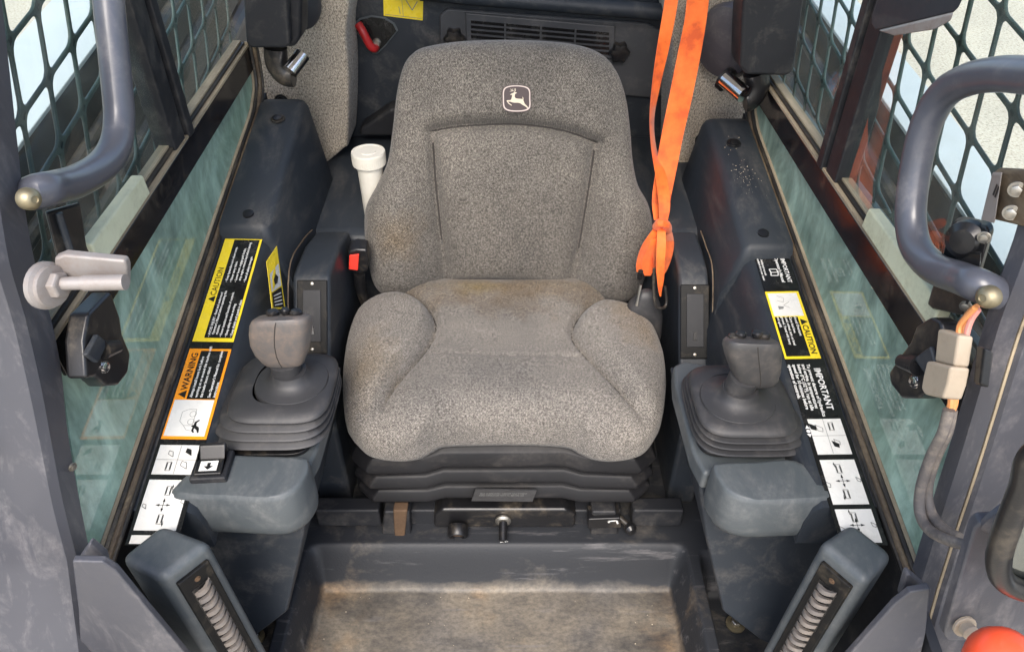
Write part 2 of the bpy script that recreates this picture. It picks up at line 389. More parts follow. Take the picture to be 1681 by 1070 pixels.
# ------------------------------------------------------------------ CAB ROOF (shades the cab, above the picture) and rear bulkhead
rf = thing('cab_roof', 'grey cab roof above the seat', 'roof', (XM, 1.0, 1.50))
obj('roof_panel', *box((XM, 1.15, 1.535), (1.02, 1.0, .05)), 'roof_paint', rf, bevel=.012)
obj('headliner', *box((XM, 1.15, 1.50), (.94, .90, .012)), 'headliner', rf, bevel=.003)
obj('front_rail', *box((XM, .67, 1.505), (1.0, .05, .06)), 'roof_paint', rf, bevel=.01)

YB = 1.55
rb = thing('rear_bulkhead', 'dark rear wall of the cab behind the seat with louvred cover', 'cab wall', (XM, YB, .11))
obj('panel', *box((XM, YB + .02, .50), (.94, .04, .80)), 'plastic_trim', rb, bevel=.004)
obj('ledge', *prism([(-.47, 1.163, .08), (-.47, 1.163, .462), (-.47, 1.18, .474), (-.47, 1.552, .492), (-.47, 1.552, .08)], (.92, 0, 0)), 'plastic_trim', rb, bevel=.012)
obj('ledge_step', *prism([P(590, 212, y=1.50), P(640, 178, y=1.50), P(700, 178, y=1.50), P(700, 225, y=1.50), P(590, 225, y=1.50)], (0, .05, 0)), 'plastic_black', rb, bevel=.008)
# louvred cover
def rw(u, v, y=YB): return P(u, v, y=y)
cov = obj('vent_cover', *prism([rw(735, 12), rw(1060, 36), rw(1090, 50), rw(1092, 150), rw(1075, 160), rw(738, 132), rw(722, 118), rw(722, 24)], (0, -.010, 0)), 'grille_grey', rb, bevel=.005)
gy = YB - .0105
obj('grille_frame', *prism([rw(764, 20, gy), rw(1010, 42, gy), rw(1008, 96, gy), rw(766, 74, gy)], (0, -.006, 0)), 'grille_grey', cov, bevel=.003)
for k in range(5):
    t = k / 4
    a = rw(773, 34 + t * 32, gy - .006); b = rw(1000, 54 + t * 32, gy - .006); dn = Vector((0, 0, -.0052))
    obj('dark_slot', *prism([a, b, b + dn, a + dn], (0, -.0015, 0)), 'decal_black', cov)  # black strips painted on for the shaded slots of the grille
for t in (.24, .5, .75):
    a = rw(773 + 227 * t, 32 + 20 * t, gy - .007); dn = Vector((0, 0, -.047)); ex = Vector((.004, 0, 0))
    obj('mullion', *prism([a, a + ex, a + ex + dn, a + dn], (0, -.003, 0)), 'grille_grey', cov, bevel=.001)
for (u, v) in ((746, 62), (1016, 84)):
    c = rw(u, v, gy - .001); prof = []
    ring = lambda rr, yy: [c + Vector((rr * (1 + .14 * math.cos(6 * t)) * math.cos(t), yy, rr * (1 + .14 * math.cos(6 * t)) * math.sin(t))) for t in [2 * math.pi * i / 42 for i in range(42)]]
    obj('knob', *loft([ring(.019, 0), ring(.0195, -.012), ring(.016, -.018), ring(.008, -.019)]), 'black_paint', rb)
obj('crossbar', *tube([rw(640, -22, 1.51), rw(760, -6, 1.51), rw(1130, 24, 1.51)], .016, 14), 'plastic_trim', rb)
obj('lower_crossbar', *tube([rw(690, -4, 1.53), rw(1095, 30, 1.53)], .007, 10), 'plastic_trim', rb)
# fan shaped recess with the red lever
pts = [rw(*q, YB - .001) for q in ((578, 42), (590, 30), (610, 25), (632, 28), (648, 38), (654, 50), (634, 75), (620, 88), (612, 88), (600, 74))]
rec = obj('lever_recess', *prism(pts, (0, -.003, 0)), 'plastic_grey', rb, bevel=.001, label='fan shaped recess round the red lever')
cen = sum(pts, Vector()) / len(pts)
obj('recess_plate', *prism([cen + (p - cen) * .91 + Vector((0, -.0035, 0)) for p in pts], (0, -.001, 0)), 'decal_black', rec)
lv = thing('release_lever', 'red bent lever in the fan shaped recess of rear wall', 'lever', rw(612, 78, YB))
obj('arm', *tube(smooth_path([rw(588, 40, YB - .016), rw(596, 53, YB - .022), rw(607, 74, YB - .022), rw(614, 80, YB - .018), rw(617, 76, YB - .004)], 5), .0085, 12), 'red_paint', lv)
obj('pivot_nut', *lathe(rw(619, 70, YB - .004), [(.009, 0), (.009, .006), (.006, .009)], (0, -1, 0), 16), 'zinc', lv)
# yellow lever decal
def quad(u0, v0, u1, v1, u2, v2, u3, v3, y): return [rw(u0, v0, y), rw(u1, v1, y), rw(u2, v2, y), rw(u3, v3, y)]
yd = tag(obj('lever_decal', *prism(quad(629, -12, 695, -6, 694, 34, 630, 26, YB - .0004), (0, -.001, 0)), 'decal_yellow', origin=rw(662, 10, YB)), 'yellow pictogram decal above the red lever', 'decal')
o_ = rw(632, 24, YB - .0024); ex = (rw(692, 31, YB - .0024) - o_).normalized(); ey = Vector((0, 0, 1)); k_ = (rw(692, 31, YB - .0024) - o_).length
L_ = [seg_strip([(.5 * k_, 0), (.5 * k_, .055)], .0008, o_, ex, ey), seg_strip([(.12 * k_, .05), (.36 * k_, .03), (.40 * k_, .038), (.30 * k_, .05), (.12 * k_, .05)], .0016, o_, ex, ey),
      seg_strip([(.42 * k_, .004), (.40 * k_, .018)], .0013, o_, ex, ey), seg_strip([(.58 * k_, .036), (.76 * k_, .014), (.92 * k_, .032)], .0016, o_, ex, ey),
      seg_strip([(0, 0), (k_, 0)], .0008, o_, ex, ey)]
obj('pictogram', *join(*L_), 'ink_grey', yd)

# ------------------------------------------------------------------ fabric pillar trims
def pillar(pts, y, lab):
    t = thing('pillar_trim', lab, 'pillar trim', P(*pts[4], y=y), 'fabric pillar trims')
    base = [P(u, v, y=y) for u, v in pts]; c = sum(base, Vector()) / len(base)
    sm = smooth_path(base, 5, True)
    rings = [[p + Vector((0, .11, 0)) for p in sm], [p + Vector((0, .035, 0)) for p in sm], [p + Vector((0, .014, 0)) for p in sm]]
    rings += [[c + (p - c) * .985 + Vector((0, .005, 0)) for p in sm], [c + (p - c) * .955 + Vector((0, .0008, 0)) for p in sm], [c + (p - c) * .90 for p in sm]]
    obj('trim_panel', *loft(rings), 'pillar_fabric', t, angle=70)
    return t
pl = pillar([(425, -25), (562, -25), (568, 60), (573, 130), (571, 232), (564, 246), (532, 272), (520, 272), (512, 262), (508, 200), (496, 194), (428, 186), (420, 120)], 1.43, 'grey speckled fabric trim on the left rear pillar')
bolt('plug', P(462, 166, y=1.428), (0, -1, 0), .011, .004, 'black_paint', pl, False)
pr = pillar([(1105, -25), (1260, -25), (1262, 120), (1240, 215), (1150, 222), (1140, 250), (1131, 285), (1120, 300), (1104, 300), (1098, 285), (1100, 180), (1104, 80)], 1.43, 'grey speckled fabric trim on the right rear pillar')
bolt('plug', P(1182, 207, y=1.428), (0, -1, 0), .011, .004, 'black_paint', pr, False)

# ------------------------------------------------------------------ side consoles with decals
def Q(side, x, y, z): return Vector((x if side < 0 else MX(x), y, z))
def console(side):
    t = thing('side_console', ('left' if side < 0 else 'right') + ' dark side console under the window carrying ' + ('caution and warning decals' if side < 0 else 'important and caution decals'), 'console', Q(side, -.40, .8, .11), 'side consoles')
    y0, y1 = .40, 1.36
    ys = [.565, .6, .675, .685, .8, .9, 1.0, 1.10]
    rings = []
    for y in ys:
        S = sillz(y, side) - .004
        zc = .40
        zl_ = .12 if y > .68 else S - .075; zc = .40 if y > .68 else S - .06
        rings.append([Q(side, *q) for q in ((-.475, y, zl_), (-.475, y, S), (-.402, y, S - .0015), (-.393, y, S - .010), (-.386, y, S - .035), (-.353 if y > .68 else -.385, y, zc), (-.353 if y > .68 else -.385, y, zl_))])
    obj('panel', *loft(rings), 'plastic_trim', t, angle=40)
    kp = [(.36, -.05), (1.40, -.05), (1.40, sillz(1.40, side) - .012), (.50, sillz(.50, side) - .012), (.36, sillz(.36, side) - .012)]
    obj('kick_panel', *prism([Q(side, -.4765, y, z) for y, z in kp], (side * .012, 0, 0)), 'plastic_black', t, bevel=.001)
    # dusty seam between the inner block and the wall
    sm_ = [(-.362, .865, .40), (-.362, .905, .415), (-.362, .99, .514), (-.362, 1.08, .511), (-.362, 1.15, .492)] if side < 0 else [(-.362, .87, .35), (-.362, .945, .362), (-.362, 1.035, .476), (-.362, 1.10, .488), (-.362, 1.15, .490)]
    obj('seam_strip', *tube(smooth_path([Q(side, *q) for q in sm_], 5), .0012, 6), 'seal_brown', t)
    # raised rear cover
    hv = 1.008 if side < 0 else .985
    dz = 0
    rings = []
    for y, lift in ((hv, -.012), (hv + .006, .008), (hv + .014, .016), (1.15, .014), (1.33, .012), (1.352, .004), (1.362, -.03)):
        S = sillz(y, side) + lift + dz
        rings.append([Q(side, *q) for q in ((-.468, y, .42), (-.468, y, S), (-.46, y, S + .002), (-.402, y, S + .002), (-.392, y, S - .002), (-.386, y, S - .012), (-.364, y, .47), (-.362, y, .42))])
    cv = obj('rear_cover', *loft(rings), 'plastic_trim', t, angle=40)
    for y in ((1.04, 1.28) if side < 0 else (1.02, 1.26)):
        bolt('plug', Q(side, -.425, y, sillz(y, side) + .016 + dz), (0, -.2, 1), .0105, .005, 'black_paint', t, False)
    # inner block with the sloped face and storage pocket lid
    prof = [(.86, .08), (.86, .365), (.89, .385), (.905, .402), (.985, .505), (1.0, .508), (1.08, .506), (1.16, .484), (1.16, .08)] if side < 0 else \
           [(.86, .08), (.86, .335), (.925, .343), (.945, .354), (1.032, .462), (1.05, .474), (1.10, .482), (1.16, .484), (1.16, .08)]
    obj('inner_block', *prism([Q(side, -.358, y, z) for y, z in prof], (-side * (.062 if side < 0 else .052), 0, 0)), 'plastic_trim', t, bevel=.008)
    a, b = (Vector((0, .907, .4045)), Vector((0, .983, .5025))) if side < 0 else (Vector((0, .948, .3575)), Vector((0, 1.030, .4595)))
    d = (b - a).normalized(); n = Vector((0, -d.z, d.y)); ln = (b - a).length
    def S3(x, s, h): return Q(side, x - (.006 if side < 0 else .014), *(a + d * s + n * h).yz)
    lid = obj('pocket_frame', *prism([S3(-.343, .002, 0), S3(-.294, .002, 0), S3(-.294, ln - .002, 0), S3(-.343, ln - .002, 0)], n * .004), 'plastic_vent', t, bevel=.002)
    obj('pocket_lid', *prism([S3(-.333, .022, .0045), S3(-.304, .022, .0045), S3(-.304, ln - .018, .0045), S3(-.333, ln - .018, .0045)], n * .0015), 'plastic_black', lid, bevel=.001)
    obj('latch_slot', *prism([S3(-.320, .034, .0065), S3(-.314, .034, .0065), S3(-.316, .048, .0065), S3(-.320, .048, .0065)], n * .002), 'decal_black', lid)
    for s in (.009, ln - .008): bolt('screw', S3(-.3185, s, .004), n, .0022, .0015, 'zinc', lid, False)
    return t
conL, conR = console(-1), console(1)

# decals lie on the flat top of each console.  s = along the console (y), w = 0 at window side .. 1 at inner edge
def dpt(side, y, wv, h=.0):
    x = -.459 + WD[side] * wv; return Q(side, x, y, sillz(y, side) - .0033 + h - .0012 * wv)
WD = {-1: .058, 1: .050}
slopes = {-1: Vector((0, 1, .247)).normalized(), 1: Vector((0, 1, .1883)).normalized()}; slope = slopes[-1]
def decal(side, name, ya, yb, wa, wb, mat, parent, h, rad=.0, label=None):
    pts = [dpt(side, ya, wa, h), dpt(side, ya, wb, h), dpt(side, yb, wb, h), dpt(side, yb, wa, h)]
    return obj(name, *prism(pts, (0, 0, .0004)), mat, parent, smooth=False, label=label)
def dtext(side, items, ya, yb, h, parent, mat, name='lettering'):
    """left decals read towards the rear, right decals towards the front; tops of the letters point at the window"""
    if side < 0: org, ex = dpt(side, ya, 1, h), slopes[-1]
    else: org, ex = dpt(side, yb, 1, h), -slopes[1]
    ey = (dpt(side, ya, 0, h) - dpt(side, ya, 1, h)).normalized()
    return obj(name, *text_mesh(items, org, ex, ey), mat, parent, smooth=False)
W_ = WD[-1]
def py(u, v, side):   # y on the console top seen at a photo position
    zz = .5
    for _ in range(8): zz = sillz(P(u, v, z=zz).y, side)
    return P(u, v, z=zz).y
# left column
yA, yB = py(348, 558, -1), py(412, 388, -1)
d = decal(-1, 'caution_decal', yA, yB, -.02, 1.0, 'decal_yellow', conL, .0006, label='long yellow caution decal')
decal(-1, 'black_field', yA + .006, yB - .005, .25, .94, 'decal_black', d, .0012)
ln = yB - yA
dtext(-1, [('\u25B2CAUTION', ln * .36, W_ * .79, .0125)], yA, yB, .0018, d, 'ink_black', 'heading')
sz = .0050
body = [('\u2022 AVOID INJURY - Read and understand', .008, .62), ('Operator\'s Manual before operating this', .012, .53), ('machine.', .012, .44), ('\u2022 Know location and function of controls.', .008, .33), ('\u2022 Keep safety devices working.', .008, .20), ('\u2022 Keep shields and guards in place.', .008, .07)]
body2 = [('\u2022 Keep bystanders and others away.', ln * .56, .60), ('\u2022 Never carry riders.', ln * .56, .48), ('\u2022 Lower boom, engage park brake,', ln * .56, .36), ('stop engine, remove key before leaving.', ln * .575, .26), ('\u2022 Read all safety messages.', ln * .56, .12)]
dtext(-1, [(s, x, W_ * y, sz, 'LEFT', .00012) for s, x, y in body + body2], yA, yB, .0018, d, 'ink_white')
yA, yB = py(300, 718, -1), py(345, 570, -1); ln = yB - yA
d = decal(-1, 'warning_decal', yA, yB, -.02, 1.0, 'decal_orange', conL, .0006, label='orange warning decal')
decal(-1, 'black_field', yA + ln * .42, yB - .004, .28, .94, 'decal_black', d, .0012)
pw = decal(-1, 'picture_field', yA + .004, yA + ln * .41, .02, .94, 'decal_white', d, .0012)
dtext(-1, [('\u25B2WARNING', ln * .44, W_ * .77, .0128, 'LEFT', .0002)], yA, yB, .0018, d, 'ink_black', 'heading')
dtext(-1, [(s, ln * .45, W_ * y, .0052, 'LEFT', .00012) for s, y in (('Always install boom lock before', .60), ('working on or around this machine with', .48), ('the loader boom raised.', .36), ('See Operator\'s Manual for complete', .18), ('instructions.', .06))], yA, yB, .0018, d, 'ink_white')
org = dpt(-1, yA, 1, .0018); exv = slope; eyv = (dpt(-1, yA, 0, 0) - dpt(-1, yA, 1, 0)).normalized()
def L2(pts, s, ox, oy): return [(ox + x * s, oy + y * s) for x, y in pts]
man = [poly2(L2([(0, 0), (.3, .1), (.5, .45), (.9, .5), (1.2, .2), (1.35, .3), (1.0, .75), (.6, .8), (.55, 1.0), (.35, 1.05), (.3, .85), (-.2, .9), (-.5, .6), (-.4, .5), (-.1, .65), (.15, .6), (-.1, .3), (-.5, .1), (-.45, -.05)], .011, ln * .10, W_ * .22), org, exv, eyv)]
obj('crushed_figure', *join(*man), 'ink_black', pw, smooth=False)
mach = [seg_strip(L2([(0, 0), (0, .9), (.5, 1.4), (1.6, 1.4), (1.9, .8), (1.9, 0), (0, 0)], .013, ln * .14, W_ * .40), .0006, org, exv, eyv)]
for cx in (.45, 1.35): mach.append(seg_strip(L2([(cx + .33 * math.cos(t * .524), .25 + .33 * math.sin(t * .524)) for t in range(13)], .013, ln * .14, W_ * .40), .0006, org, exv, eyv))
mach.append(seg_strip(L2([(0, .9), (-.5, .5), (-.6, 0)], .013, ln * .14, W_ * .40), .0006, org, exv, eyv))
obj('machine_drawing', *join(*mach), 'ink_grey', pw, smooth=False)

def picto(side, ya, yb, parent, kind):
    W_ = WD[side]; org = dpt(side, ya, 1, .0018) if side < 0 else dpt(side, yb, 1, .0018); ex = slopes[-1] if side < 0 else -slopes[1]
    ey = (dpt(side, ya, 0, 0) - dpt(side, ya, 1, 0)).normalized(); l = yb - ya; A, B = [], []
    def arrow(x, y, dx, dy, s):
        n = Vector((dx, dy)).normalized(); p = Vector((-n.y, n.x)); tip = Vector((x, y)) + n * s; bk = Vector((x, y)) + n * s * .45
        A.append(seg_strip([(x, y), tuple(bk)], .0006, org, ex, ey)); A.append(poly2([tuple(tip), tuple(bk + p * s * .17), tuple(bk - p * s * .17)], org, ex, ey))
    def loader(x, y, s):
        A.append(seg_strip(L2([(0, 0), (1.5, 0), (1.5, .8), (0, .8), (0, 0)], s, x, y), .0005, org, ex, ey))
        for cy in (0, .62): A.append(seg_strip(L2([(.15, cy + .03), (1.35, cy + .03), (1.35, cy + .15), (.15, cy + .15)], s, x, y), .0007, org, ex, ey))
    def bucket(x, y, s, fill):
        q = L2([(0, 0), (.9, .2), (1.1, .8), (.5, .9), (0, 0)], s, x, y)
        A.append(poly2(q[:-1], org, ex, ey) if fill else seg_strip(q, .0006, org, ex, ey))
    if kind == 'drive':
        cx, cy = l * .5, W_ * .52
        for dx, dy in ((1, 0), (-1, 0), (0, 1), (0, -1)): arrow(cx, cy, dx, dy, .0095)
        loader(l * .70, W_ * .44, .008); loader(l * .12, W_ * .44, .008)
        arrow(l * .82, W_ * .42, 1, 0, .007); arrow(l * .18, W_ * .42, -1, 0, .007); bucket(l * .5, W_ * .04, .008, False); bucket(l * .42, W_ * .86, .006, False)
    elif kind == 'boom':
        bucket(l * .64, W_ * (.22 if side < 0 else .55), .010, True); bucket(l * .18, W_ * .25, .010, False); bucket(l * .6, W_ * .62, .008, False); loader(l * .12, W_ * .60, .008)
        if side > 0: bucket(l * .12, W_ * .08, .011, True)
        A.append(seg_strip([(0, W_ * .5), (l, W_ * .5)], .0004, org, ex, ey)); A.append(seg_strip([(l * .5, 0), (l * .5, W_)], .0004, org, ex, ey))
    if A: obj('pictogram', *join(*A), 'ink_black', parent, smooth=False)
for k, (ua, va, ub, vb, kind) in enumerate(((272, 776, 290, 728, 'boom'), (245, 868, 270, 785, 'drive'), (236, 890, 242, 876, 'plain'))):
    yA, yB = py(ua, va, -1), py(ub, vb, -1)
    d = decal(-1, 'control_decal', yA, yB, .02, .90, 'decal_white', conL, .0008); picto(-1, yA, yB, d, kind)
    if k == 0:
        dtext(-1, [('\u25C0\u25CF\u25B6', .006, -W_ * .02, .007)], yA, yB, .0022, d, 'ink_white', 'arrow_marks')
decal(-1, 'black_backing', py(236, 892, -1), py(412, 382, -1) - .002, -.06, 1.0, 'decal_black', conL, .0001)
# right column
W_ = WD[1]
decal(1, 'black_backing', py(1425, 892, 1), py(1234, 416, 1), -.1, 1.0, 'decal_black', conR, .0001)
yA, yB = py(1262, 472, 1), py(1236, 418, 1); ln = yB - yA
d = decal(1, 'manual_decal', yA, yB, -.05, 1.0, 'decal_black', conR, .0007, label='black important decal with a book sign')
dtext(1, [('IMPORTANT', .006, W_ * .80, .0095, 'LEFT', .0002), ('Operator\'s Manual', .004, W_ * .62, .0072, 'LEFT', .0002), ('Additional manuals', .008, W_ * .16, .0046, 'LEFT', .0001), ('available from your dealer', .006, W_ * .06, .0046, 'LEFT', .0001)], yA, yB, .0014, d, 'ink_white')
org = dpt(1, yB, 1, .0016); ex = -slopes[1]; ey = (dpt(1, yA, 0, 0) - dpt(1, yA, 1, 0)).normalized()
obj('book_sign', *join(seg_strip(L2([(0, 0), (0, .8), (.5, .9), (1, .8), (1, 0), (.5, .1), (0, 0)], .014, ln * .42, W_ * .34), .0016, org, ex, ey), seg_strip(L2([(.5, .1), (.5, .9)], .014, ln * .42, W_ * .34), .0014, org, ex, ey)), 'ink_white', d, smooth=False)
yA, yB = py(1306, 586, 1), py(1262, 476, 1); ln = yB - yA
d = decal(1, 'caution_decal', yA, yB, -.02, 1.0, 'decal_yellow', conR, .0007, label='yellow caution decal with loader picture')
decal(1, 'black_field', yA + .004, yB - ln * .40, .26, .94, 'decal_black', d, .0013)
pw = decal(1, 'picture_field', yB - ln * .385, yB - .004, .06, .94, 'decal_white', d, .0013)
dtext(1, [('\u25B2CAUTION', ln * .44, W_ * .79, .0120, 'LEFT', .0002)], yA, yB, .002, d, 'ink_black', 'heading')
dtext(1, [(s, ln * .41, W_ * y, .0056 if y > .6 else .005, 'LEFT', .00012) for s, y in (('Avoid Overturn', .62), ('Carry load low.', .48), ('Load, unload, turn on level', .36), ('ground. Travel with heavy', .24), ('end uphill.', .12))], yA, yB, .002, d, 'ink_white')
org = dpt(1, yB, 1, .002); A = [seg_strip(L2([(.1, .2), (.5, .9), (1.1, .7), (.8, .1)], .014, .008, W_ * .25), .0006, org, ex, ey), seg_strip(L2([(1.3, 1.9), (1.8, 1.2), (2.2, 1.8)], .014, .004, W_ * .1), .0006, org, ex, ey), poly2(L2([(1.9, .2), (2.4, .2), (2.3, .7), (2.0, .8)], .014, .004, W_ * .2), org, ex, ey)]
obj('machine_drawing', *join(*A), 'ink_grey', pw, smooth=False)
yA, yB = py(1345, 680, 1), py(1306, 592, 1); ln = yB - yA
d = decal(1, 'important_decal', yA, yB, -.02, 1.0, 'decal_black', conR, .0007, label='black important decal with white cold start text')
dtext(1, [('IMPORTANT', ln * .12, W_ * .72, .0125, 'LEFT', .0003)] + [(s, .004, W_ * y, .0066, 'LEFT', .0002) for s, y in (('To prevent damage of hydraulics', .54), ('and engine, in temperatures', .41), ('below 0\u00b0C (32\u00b0F), run at idle', .28), ('speed for 10 minutes before', .15), ('operation of controls.', .02))], yA, yB, .0014, d, 'ink_white')
for k, (ua, va, ub, vb, kind) in enumerate(((1368, 743, 1342, 685, 'boom'), (1392, 825, 1368, 752, 'drive'), (1418, 888, 1398, 833, 'drive'))):
    yA, yB = py(ua, va, 1), py(ub, vb, 1)
    d = decal(1, 'control_decal', yA, yB, .02, .90, 'decal_white', conR, .0008); picto(1, yA, yB, d, kind)
    if k == 0: dtext(1, [('\u25C0\u25CF\u25B6', .010, -W_ * .02, .007)], yA, yB, .0022, d, 'ink_white', 'arrow_marks')
# small yellow decal on the left inner wall behind the joystick
pts = [P(433, 430, x=-.380), P(450, 405, x=-.378), P(464, 508, x=-.366), P(442, 508, x=-.368)]
off = Vector((.004, 0, .001))
d = obj('pinch_decal', *prism([p + off for p in pts], (.0006, 0, 0)), 'decal_yellow', conL, smooth=False, label='small yellow decal with pinch warning picture')
def lerp4(a, b): return pts[0].lerp(pts[1], a).lerp(pts[3].lerp(pts[2], a), b) + off + Vector((.001, 0, .0002))
obj('picture_field', [lerp4(.1, .30), lerp4(.92, .26), lerp4(.90, .62), lerp4(.1, .66)], [[0, 1, 2, 3]], 'decal_white', d, smooth=False)
obj('black_field', [lerp4(.1, .68), lerp4(.92, .64), lerp4(.90, .97), lerp4(.1, .97)], [[0, 1, 2, 3]], 'decal_black', d, smooth=False)
off = off + Vector((.0004, 0, .0002))
obj('hand_sign', [lerp4(.35, .45), lerp4(.55, .38), lerp4(.75, .46), lerp4(.6, .55), lerp4(.4, .55)], [[0, 1, 2, 3, 4]], 'ink_black', d, smooth=False)
obj('lettering', *join(*[([lerp4(.2, t), lerp4(.8, t - .02), lerp4(.8, t), lerp4(.2, t + .02)], [[0, 1, 2, 3]]) for t in (.74, .80, .86, .92)]), 'ink_white', d, smooth=False)

# ------------------------------------------------------------------ control pods (tray under boot, front pad)
def pod(side):
    t = thing('control_pod', ('left grey control pod with rocker switch' if side < 0 else 'right grey control pod with plain pad') + ' in front of the joystick', 'control pod', Q(side, -.34, .7, .11), 'control pods')
    m = (lambda u: u) if side < 0 else (lambda u: 2 * 829 - u)
    # body below
    body = [(-.462, .42), (-.268, .42), (-.290, .322), (-.333, .18), (-.398, .122), (-.462, .085)]
    rings = []
    for y, k in ((.642, .96), (.648, 1), (.862, 1)):
        c = Vector((-.35, 0, .28)); rings.append([Q(side, c.x + (x - c.x) * k, y - (.42 - z) * (.24 if y < .7 else 0), c.z + (z - c.z) * k) for x, z in body])
    obj('body', *loft(rings), 'plastic_trim', t, bevel=.006)
    # tray
    tr = [(-.408, .66), (-.272, .632), (-.264, .67), (-.262, .80), (-.268, .845), (-.285, .855), (-.40, .83)]
    obj('tray', *prism([Q(side, x, y, .405) for x, y in tr], (0, 0, .034)), 'plastic_grey', t, bevel=.006)
    obj('boot_base', *prism([p for p in squircle(Q(side, -.337, .737, .4395), .066, .078, 6, 40)], (0, 0, .006)), 'black_paint', t, bevel=.001)
    # pad
    top = [(345, 750), (420, 748), (494, 751), (505, 757), (504, 775), (488, 797), (466, 811), (436, 816), (360, 812), (300, 810), (289, 804), (291, 794)]
    if side > 0: top = [(350, 756), (420, 758), (478, 760), (486, 767), (478, 786), (462, 804), (440, 815), (410, 820), (350, 818), (302, 815), (297, 808), (303, 794)]
    T = [P(m(u), v, z=.462) for u, v in top]; c = sum(T, Vector()) / len(T)
    def ringat(k, z): return [Vector((c.x + (p.x - c.x) * k, c.y + (p.y - c.y) * k, z)) for p in Ts]
    Ts = smooth_path(T, 4, True)
    bul = lambda dx, z: [Vector((p.x + (p.x - c.x) / (abs(p.x - c.x) + .02) * dx * (1.6 if (p.x - c.x) * -side < 0 else .35), p.y + (-dx * .9 if p.y < c.y else dx * .2), z)) for p in Ts]
    rings = [ringat(.90, .4620), ringat(.985, .4618), ringat(.997, .4610), bul(.0022, .4585), bul(.0036, .4545), bul(.007, .432), bul(.0085, .408), bul(.007, .396), bul(.002, .388), ringat(.8, .387)]
    obj('pad', *loft(rings), 'plastic_grey', t, angle=60)
    return t
podL, podR = pod(-1), pod(1)
# rocker switch on the left pod
rk = thing('rocker_switch', 'black rocker switch with white arrow on left pod', 'switch', P(350, 770, z=.462))
cx = P(350, 768, z=.463); e1 = Vector((1, .06, 0)).normalized(); e2 = Vector((-.06 + .25, 1, 0)).normalized(); e2 = (e2 - e1 * e2.dot(e1)).normalized(); M = Matrix((e1, e2, Vector((0, 0, 1)))).transposed()
def loc3(x, y, z): return cx + M @ Vector((x, y, z))
obj('bezel', *box(loc3(0, 0, .003), (.046, .048, .010), M), 'plastic_black', rk, bevel=.003)
obj('rocker', *prism([loc3(-.017, -.019, .008), loc3(-.017, .004, .008), loc3(-.017, .018, .024), loc3(-.017, .023, .024), loc3(-.017, .021, .008)], M @ Vector((.034, 0, 0))), 'black_paint', rk, bevel=.003)
obj('front_half', *prism([loc3(-.017, -.020, .008), loc3(-.017, -.020, .0125), loc3(-.017, .003, .0145), loc3(-.017, .003, .008)], M @ Vector((.034, 0, 0))), 'black_paint', rk, bevel=.002)
ic = obj('icon', [loc3(-.011, -.016, .0137), loc3(.011, -.016, .0137), loc3(.011, -.001, .0150), loc3(-.011, -.001, .0150)], [[0, 1, 2, 3]], 'decal_white', rk, smooth=False)
obj('arrow', *join(([loc3(-.002, -.004, .0151), loc3(.002, -.004, .0151), loc3(.002, -.010, .0146), loc3(-.002, -.010, .0146)], [[0, 1, 2, 3]]), ([loc3(-.006, -.009, .0147), loc3(.006, -.009, .0147), loc3(0, -.0145, .0143)], [[0, 1, 2]])), 'ink_black', ic, smooth=False)

# ------------------------------------------------------------------ joysticks
def joystick(side, lab, neck, head, cpix, cap):
    base = Q(side, -.334, .738, .44) if side < 0 else Q(side, -.345, .730, .44)
    cc0 = P(*cpix, z=.497); yg = cc0.y
    t = thing('joystick', lab, 'joystick', base, 'joysticks')
    cb = base.copy(); spec = [(.064, .000, 5), (.066, .010, 5), (.082, .016, 4.2), (.0835, .0185, 4.2), (.082, .0205, 4.2), (.068, .0225, 4.2), (.067, .0240, 4.2), (.078, .0275, 4), (.0795, .0295, 4), (.078, .0315, 4), (.064, .0335, 4), (.063, .0350, 4), (.0735, .0385, 4), (.075, .0405, 4), (.0735, .0425, 4), (.060, .0445, 4), (.059, .0455, 4),
                               (.0685, .049, 4), (.0695, .051, 4), (.068, .0535, 4), (.0655, .0555, 4), (.060, .0585, 4), (.052, .0605, 3.6), (.044, .061, 3)]
    # collar centre follows the stick
    lean = Vector((cc0.x - base.x, cc0.y - base.y, 0))
    rings = []
    for r, h, n in spec:
        k = min(1, h / .06) ** 1.5
        rings.append(squircle(cb + lean * k * .8 + Vector((0, 0, h)), r * (1.0 if side < 0 else .95), r * 1.0, n, 56))
    cc = Vector((cc0.x, cc0.y, cb.z - .004))
    boot = obj('boot', *loft(rings, cap=False), 'rubber', t, angle=50)
    for r, h, in ((.0, 0),): pass
    rings = [squircle(cc + Vector((0, 0, h)), r, r * .95, 2.2, 40) for r, h in ((.050, .056), (.0505, .062), (.0485, .066), (.040, .068), (.031, .071), (.025, .077), (.0225, .084))]
    obj('collar', *loft(rings), 'rubber', t, angle=50)
    def stack(lst, n, dep, tilt=.3):
        out = []
        for u, v, hw, *dd in lst:
            p = P(u, v, y=yg + (dd[0] if dd else 0)); s = hw / FPX * (p - EYE).length * .97
            out.append(squircle(p, s, s * dep, n, 40, Vector((1, 0, -.04 * side)).normalized(), Vector((0, 1, tilt)).normalized()))
        return out
    obj('stem', *loft(stack(neck, 2.2, .9)), 'rubber', t, angle=60)
    hr = stack(head, 3.4, .70, -.50)
    gr = obj('grip', *loft(hr), 'grip_rubber' if side < 0 else 'grip_dark', t, angle=60)
    obj('grip_seam', *tube([r_[30] + Vector((0, -.0001, 0)) for r_ in hr[1:-2]], .0007, 6), 'thread_dark', gr)
    for u, v, r in cap:
        p = P(u, v, y=yg + .006); obj('thumb_button', *lathe(p - Vector((0, 0, .008)), [(r * .7, 0), (r * .7, .007), (r, .009), (r, .013), (r * .7, .015)], (0, .2, 1), 14), 'black_paint', gr)
    # moulding seam line down the grip
    return t
